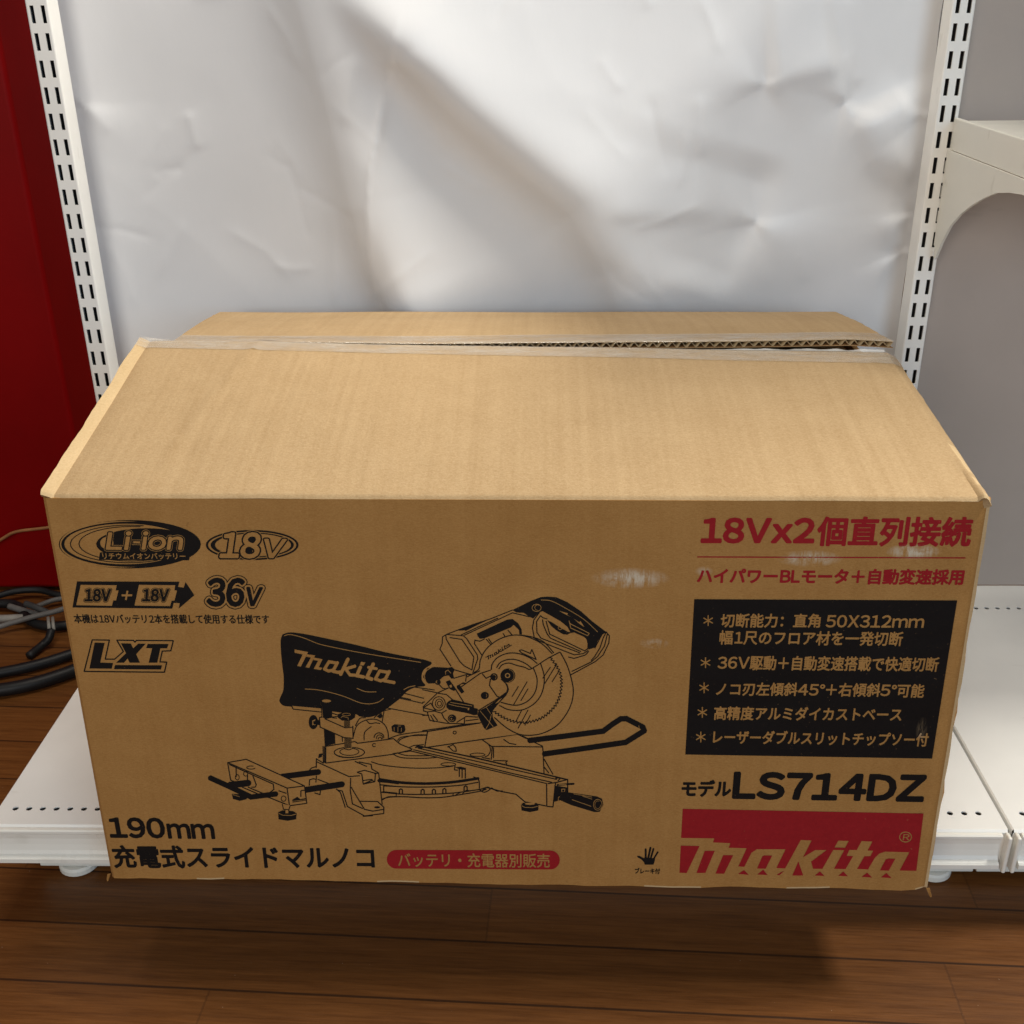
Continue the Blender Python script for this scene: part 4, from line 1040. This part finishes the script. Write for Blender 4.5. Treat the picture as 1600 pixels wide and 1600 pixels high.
k.poly([(1000, 280), (1040, 298), (1120, 350), (1185, 385), (1220, 388), (1180, 410), (1140, 406), (1080, 370), (1035, 332)])
k.line([(945, 100), (1040, 110), (1180, 182), (1330, 275), (1450, 385)], 1.0, False, 4)
k.polys([[(1100, 195), (1185, 218), (1180, 232), (1225, 258), (1160, 228)], [(1230, 262), (1285, 298), (1298, 288), (1335, 345), (1285, 312)]], False)
k.lines([[(1195, 285), (1210, 350), (1362, 420)], [(1205, 312), (1375, 398), (1365, 415)]], 1.1, False)
k.ring(905, 170, 40, 32, 1.1, False); k.ring(915, 168, 26, 24, .9, False, 90, 300); k.ring(1115, 348, 17, 17, 1.0, False)
k.lines([[(930, 212), (880, 280), (868, 350), (885, 440), (925, 465), (1000, 495), (1240, 590), (1320, 580), (1365, 552)], [(940, 240), (905, 292), (908, 390), (945, 442), (1290, 572)], [(958, 275), (965, 320), (1000, 405), (1030, 442), (1300, 560)], [(990, 290), (1022, 405), (1335, 555), (1362, 535)], [(940, 240), (960, 258), (1000, 270)], [(1190, 610), (1240, 622), (1340, 592), (1370, 560)],
         [(1525, 385), (1555, 420), (1550, 485), (1500, 590), (1430, 650), (1212, 768)], [(1538, 400), (1512, 510), (1450, 605), (1390, 655), (1220, 738)], [(1525, 390), (1500, 440), (1470, 530), (1420, 610), (1392, 640)], [(1490, 405), (1440, 500), (1425, 530)], [(1490, 405), (1525, 385)], [(1350, 430), (1365, 490), (1362, 540)]], 1.3)
# guard and blade
k.poly([(335, 755), (395, 700), (402, 640), (440, 560), (500, 497), (590, 442), (700, 414), (820, 428), (950, 490), (1060, 578), (850, 720), (570, 715), (500, 720)], False)
k.lines([[(335, 755), (390, 715), (402, 640), (440, 560), (500, 497), (590, 442), (700, 414), (820, 428), (950, 490), (1045, 580)], [(780, 416), (870, 432), (970, 475), (1058, 572)], [(500, 722), (510, 670), (560, 612), (650, 576), (750, 580), (850, 620), (910, 667)], [(548, 705), (580, 660), (650, 632), (730, 636), (810, 670), (862, 712)], [(568, 715), (600, 678), (660, 664), (730, 685), (800, 702), (842, 720), (900, 690), (1000, 625), (1112, 566)]], 1.35, True, 5)
k.lines([[(750, 552), (770, 545), (850, 578), (862, 542), (902, 632), (770, 572), (750, 552)]], 1.3)
k.at(660, 900, 4)
k.lines([[(862, 478), (905, 560), (935, 660), (943, 730), (930, 800), (895, 870), (840, 935), (760, 980), (680, 996), (600, 988), (520, 945), (450, 885)], [(738, 545), (760, 620), (758, 690), (735, 755), (690, 805), (620, 838), (540, 836), (482, 810)], [(692, 572), (716, 640), (710, 710), (680, 762), (630, 798), (570, 808), (490, 790)]], 1.35, True, 5)
arcp = catmull([Vector((x, y, 0)) for x, y in ((795, 505), (825, 545), (855, 595), (868, 650), (865, 715), (845, 785), (800, 845), (740, 890), (670, 912), (610, 916), (540, 900), (490, 875), (445, 845))], 14)
dist = 0; nextd = 0; tz = []; side = 0
for a, b in zip(arcp[:-1], arcp[1:]):
    L = (b - a).length
    while nextd < dist + L:
        p = a.lerp(b, (nextd - dist) / L); t = (b - a).normalized(); nrm = Vector((t.y, -t.x, 0))
        tz.append(tuple((p + nrm * (8 if side else -7) + t * (7 if side else 0))[:2])); side ^= 1
        nextd += 10.5
    dist += L
k.line(tz, 1.15, disc=False)
k.lines([[(600, 690), (560, 755)], [(655, 660), (570, 805)], [(660, 705), (615, 780)], [(800, 570), (752, 640)], [(840, 550), (765, 672)], [(850, 600), (810, 662)], [(620, 840), (583, 912)], [(660, 838), (597, 953)], [(676, 868), (640, 935)]], 1.15)
# gear plate
k.at(660, 1000, 8)
k.poly([(370, 490), (600, 430), (720, 400), (850, 375), (865, 470), (980, 480), (1070, 600), (1060, 655), (700, 880), (520, 790), (410, 600)], False)
k.lines([[(480, 590), (720, 420), (850, 378)], [(410, 610), (515, 780)], [(700, 882), (900, 760), (1062, 658)], [(750, 425), (795, 480), (855, 450)], [(850, 490), (838, 570), (935, 708), (968, 716), (1055, 652), (1068, 600), (1040, 540), (985, 490)], [(1000, 500), (1058, 560), (1075, 620), (1062, 655)]], 1.35)
k.ell(780, 695, 50, 46); k.ring(785, 695, 20, 22, .8, False, -60, 60)
k.ell(1068, 445, 92, 88); k.ring(1068, 445, 78, 78, .8, False, -80, 80); k.ell(1064, 445, 34, 32, False); k.ell(1064, 445, 19, 19)
k.ell(895, 462, 46, 46); k.ring(895, 462, 26, 28, .8, False, -120, 60); k.poly([(925, 380), (955, 375), (955, 415), (928, 420)], False)
k.poly([(700, 890), (800, 840), (900, 770), (1065, 655), (1050, 692), (930, 820), (872, 900), (882, 980), (940, 1070), (800, 1128), (770, 1100), (690, 945)])
k.lines([[(722, 888), (885, 1085)], [(862, 930), (835, 1040), (795, 1112)], [(800, 842), (852, 922)]], .9, False); k.poly([(905, 800), (960, 745), (1000, 720), (950, 780)], False)
k.lines([[(395, 372), (560, 420), (610, 432)], [(390, 480), (560, 430), (610, 436)], [(550, 440), (540, 520)], [(560, 460), (720, 385)], [(500, 545), (540, 540)]], 1.3)
k.poly([(250, 400), (280, 358), (370, 338), (402, 368), (382, 420), (395, 480), (362, 484), (330, 444), (270, 452)]); k.line([(290, 432), (288, 395), (318, 376), (355, 415)], 1.0, False)
k.ell(192, 528, 36, 34); k.ell(188, 524, 22, 20, False); k.ell(195, 524, 16, 20); k.line([(215, 495), (225, 460), (215, 430), (250, 375)], .9); k.line([(210, 560), (255, 605), (290, 610), (325, 600)], 1.3)
k.poly([(292, 522), (340, 502), (425, 620), (392, 638), (340, 612)]); k.poly([(335, 570), (365, 555), (372, 590), (345, 598)], False)
k.poly([(428, 572), (462, 556), (524, 648), (490, 672), (432, 602)]); k.line([(468, 560), (510, 535), (545, 545)], 1.2)
k.lines([[(0, 622), (190, 662), (325, 600)], [(190, 662), (10, 835), (15, 888), (60, 900), (90, 1000), (150, 1022)], [(200, 668), (300, 682), (372, 745)], [(90, 1005), (300, 1042), (520, 1048)], [(240, 915), (270, 980), (335, 1042)], [(0, 1135), (260, 1098), (530, 1055), (730, 1036)], [(60, 900), (150, 890), (240, 915), (300, 880)], [(15, 845), (105, 790), (165, 885), (20, 850)], [(430, 1030), (550, 955), (690, 965)], [(525, 970), (525, 1045)], [(540, 1012), (700, 990)], [(130, 930), (190, 1010)], [(100, 940), (140, 1010)], [(0, 780), (30, 775)], [(0, 945), (60, 940)]], 1.25)
k.ring(205, 795, 80, 85, 1.3); k.ring(210, 795, 48, 55, 1.2); k.ring(212, 797, 25, 30, 1.1)
k.ell(370, 980, 52, 48); k.ring(365, 982, 34, 30, .8, False, 30, 300); k.ell(362, 985, 10, 9, False)
k.poly([(298, 800), (320, 770), (372, 742), (480, 768), (640, 808), (645, 850), (692, 860), (690, 935), (640, 940), (560, 915), (330, 872), (300, 840)])
k.lines([[(328, 802), (420, 825), (560, 850)], [(350, 780), (470, 800), (620, 825)]], .9, False); k.poly([(565, 845), (590, 850), (582, 880), (565, 878)], False)
wordmark(k, Aff([(193, 325), (1408, 550), (332, 150)], [(660 + 822 / 8, 1000 + 246 / 8), (660 + 1118 / 8, 1000 + 66 / 8), (660 + 828 / 8, 1000 + 190 / 8)]), True)
# base at the left and the extension bar
k.at(320, 1080, 5.333)
k.line([(645, 712), (940, 674)], 9.0); k.poly([(930, 640), (955, 655), (958, 690), (930, 705)])
k.poly([(930, 560), (1200, 710), (1445, 680), (1495, 1020), (1330, 1040), (1190, 960), (1150, 820), (930, 770)], False)
k.line([(645, 712), (945, 674)], 9.0)
k.lines([[(930, 705), (925, 760)], [(930, 560), (928, 640)], [(935, 590), (1200, 712), (1290, 705)], [(1215, 725), (1212, 830), (1230, 940), (1315, 978)], [(1185, 960), (1330, 1040), (1490, 1020), (1492, 968), (1440, 920), (1295, 918)], [(1110, 825), (1145, 832), (1188, 962)], [(1095, 815), (1130, 845), (1170, 968)], [(1448, 680), (1478, 945)], [(1220, 800), (1260, 870), (1330, 985), (1400, 1000), (1490, 985)], [(1285, 590), (1385, 610), (1392, 650), (1448, 682), (1415, 688)], [(1270, 675), (1330, 660), (1422, 685), (1416, 755), (1320, 775), (1308, 690), (1270, 678)], [(1320, 745), (1390, 735), (1408, 755)],
         [(870, 660), (890, 640), (930, 628)], [(870, 785), (872, 740), (900, 730), (930, 735)], [(940, 735), (1045, 775)], [(955, 800), (965, 800), (960, 862), (915, 848)], [(985, 460), (988, 600), (930, 565)], [(960, 545), (985, 520)], [(1250, 585), (1350, 628)], [(1478, 900), (1530, 880), (1600, 878)], [(1480, 838), (1600, 850)], [(1490, 790), (1490, 825)], [(1490, 790), (1600, 795)]], 1.3)
k.poly([(950, 525), (975, 518), (975, 548), (945, 560)]); k.ell(1436, 968, 24, 9); k.line([(1318, 1042), (1400, 1036)], 2.0); k.line([(1330, 770), (1390, 745)], 1.6)
k.line([(1452, 745), (1530, 752), (1610, 762)], 5.2)
k.line([(845, 822), (1142, 776)], 9.4)
k.poly([(190, 595), (345, 568), (830, 790), (850, 935), (705, 955), (545, 890), (215, 742)], False)
k.lines([[(705, 955), (685, 808), (190, 595), (345, 568), (830, 790), (850, 935), (705, 955), (545, 890)], [(190, 595), (215, 742), (240, 752)], [(685, 808), (830, 790)], [(205, 612), (570, 775), (575, 820), (540, 845)], [(615, 830), (680, 852)], [(260, 640), (262, 715)], [(310, 800), (480, 872), (545, 890)], [(360, 800), (490, 855)], [(400, 705), (428, 780), (420, 800), (390, 800)], [(355, 690), (355, 740)], [(800, 830), (800, 880)], [(800, 830), (830, 826)]], 1.3)
k.ring(340, 688, 17, 20, 1.1); k.ring(270, 718, 16, 22, 1.1); k.ring(656, 896, 20, 22, 1.2); k.ring(385, 637, 36, 13, 1.2, True, 20, 300)
k.polys([[(728, 905), (770, 880), (795, 900), (845, 890), (842, 912), (730, 928)]]); k.line([(728, 918), (842, 905)], .7, False)
k.line([(210, 782), (360, 766)], 10.2); k.poly([(225, 855), (330, 862), (358, 880), (345, 902), (290, 914), (235, 898)])
k.line([(47, 724), (210, 798), (385, 882), (590, 857)], 8.2); k.line([(232, 862), (290, 880)], .8, False)
k.poly([(645, 940), (715, 950), (700, 1010), (660, 1010)], False)
k.poly([(610, 1010), (645, 993), (735, 1000), (765, 1018), (760, 1068), (690, 1080), (615, 1068)]); k.line([(615, 1018), (650, 1034), (720, 1036), (760, 1024)], .9, False)
k.poly([(668, 985), (700, 985), (700, 1018), (668, 1018)], False)
k.lines([[(645, 942), (655, 985), (700, 988), (712, 952)], [(668, 988), (668, 1015)], [(700, 988), (700, 1015)]], 1.1)
k.build('printed_saw_drawing', INK, front)
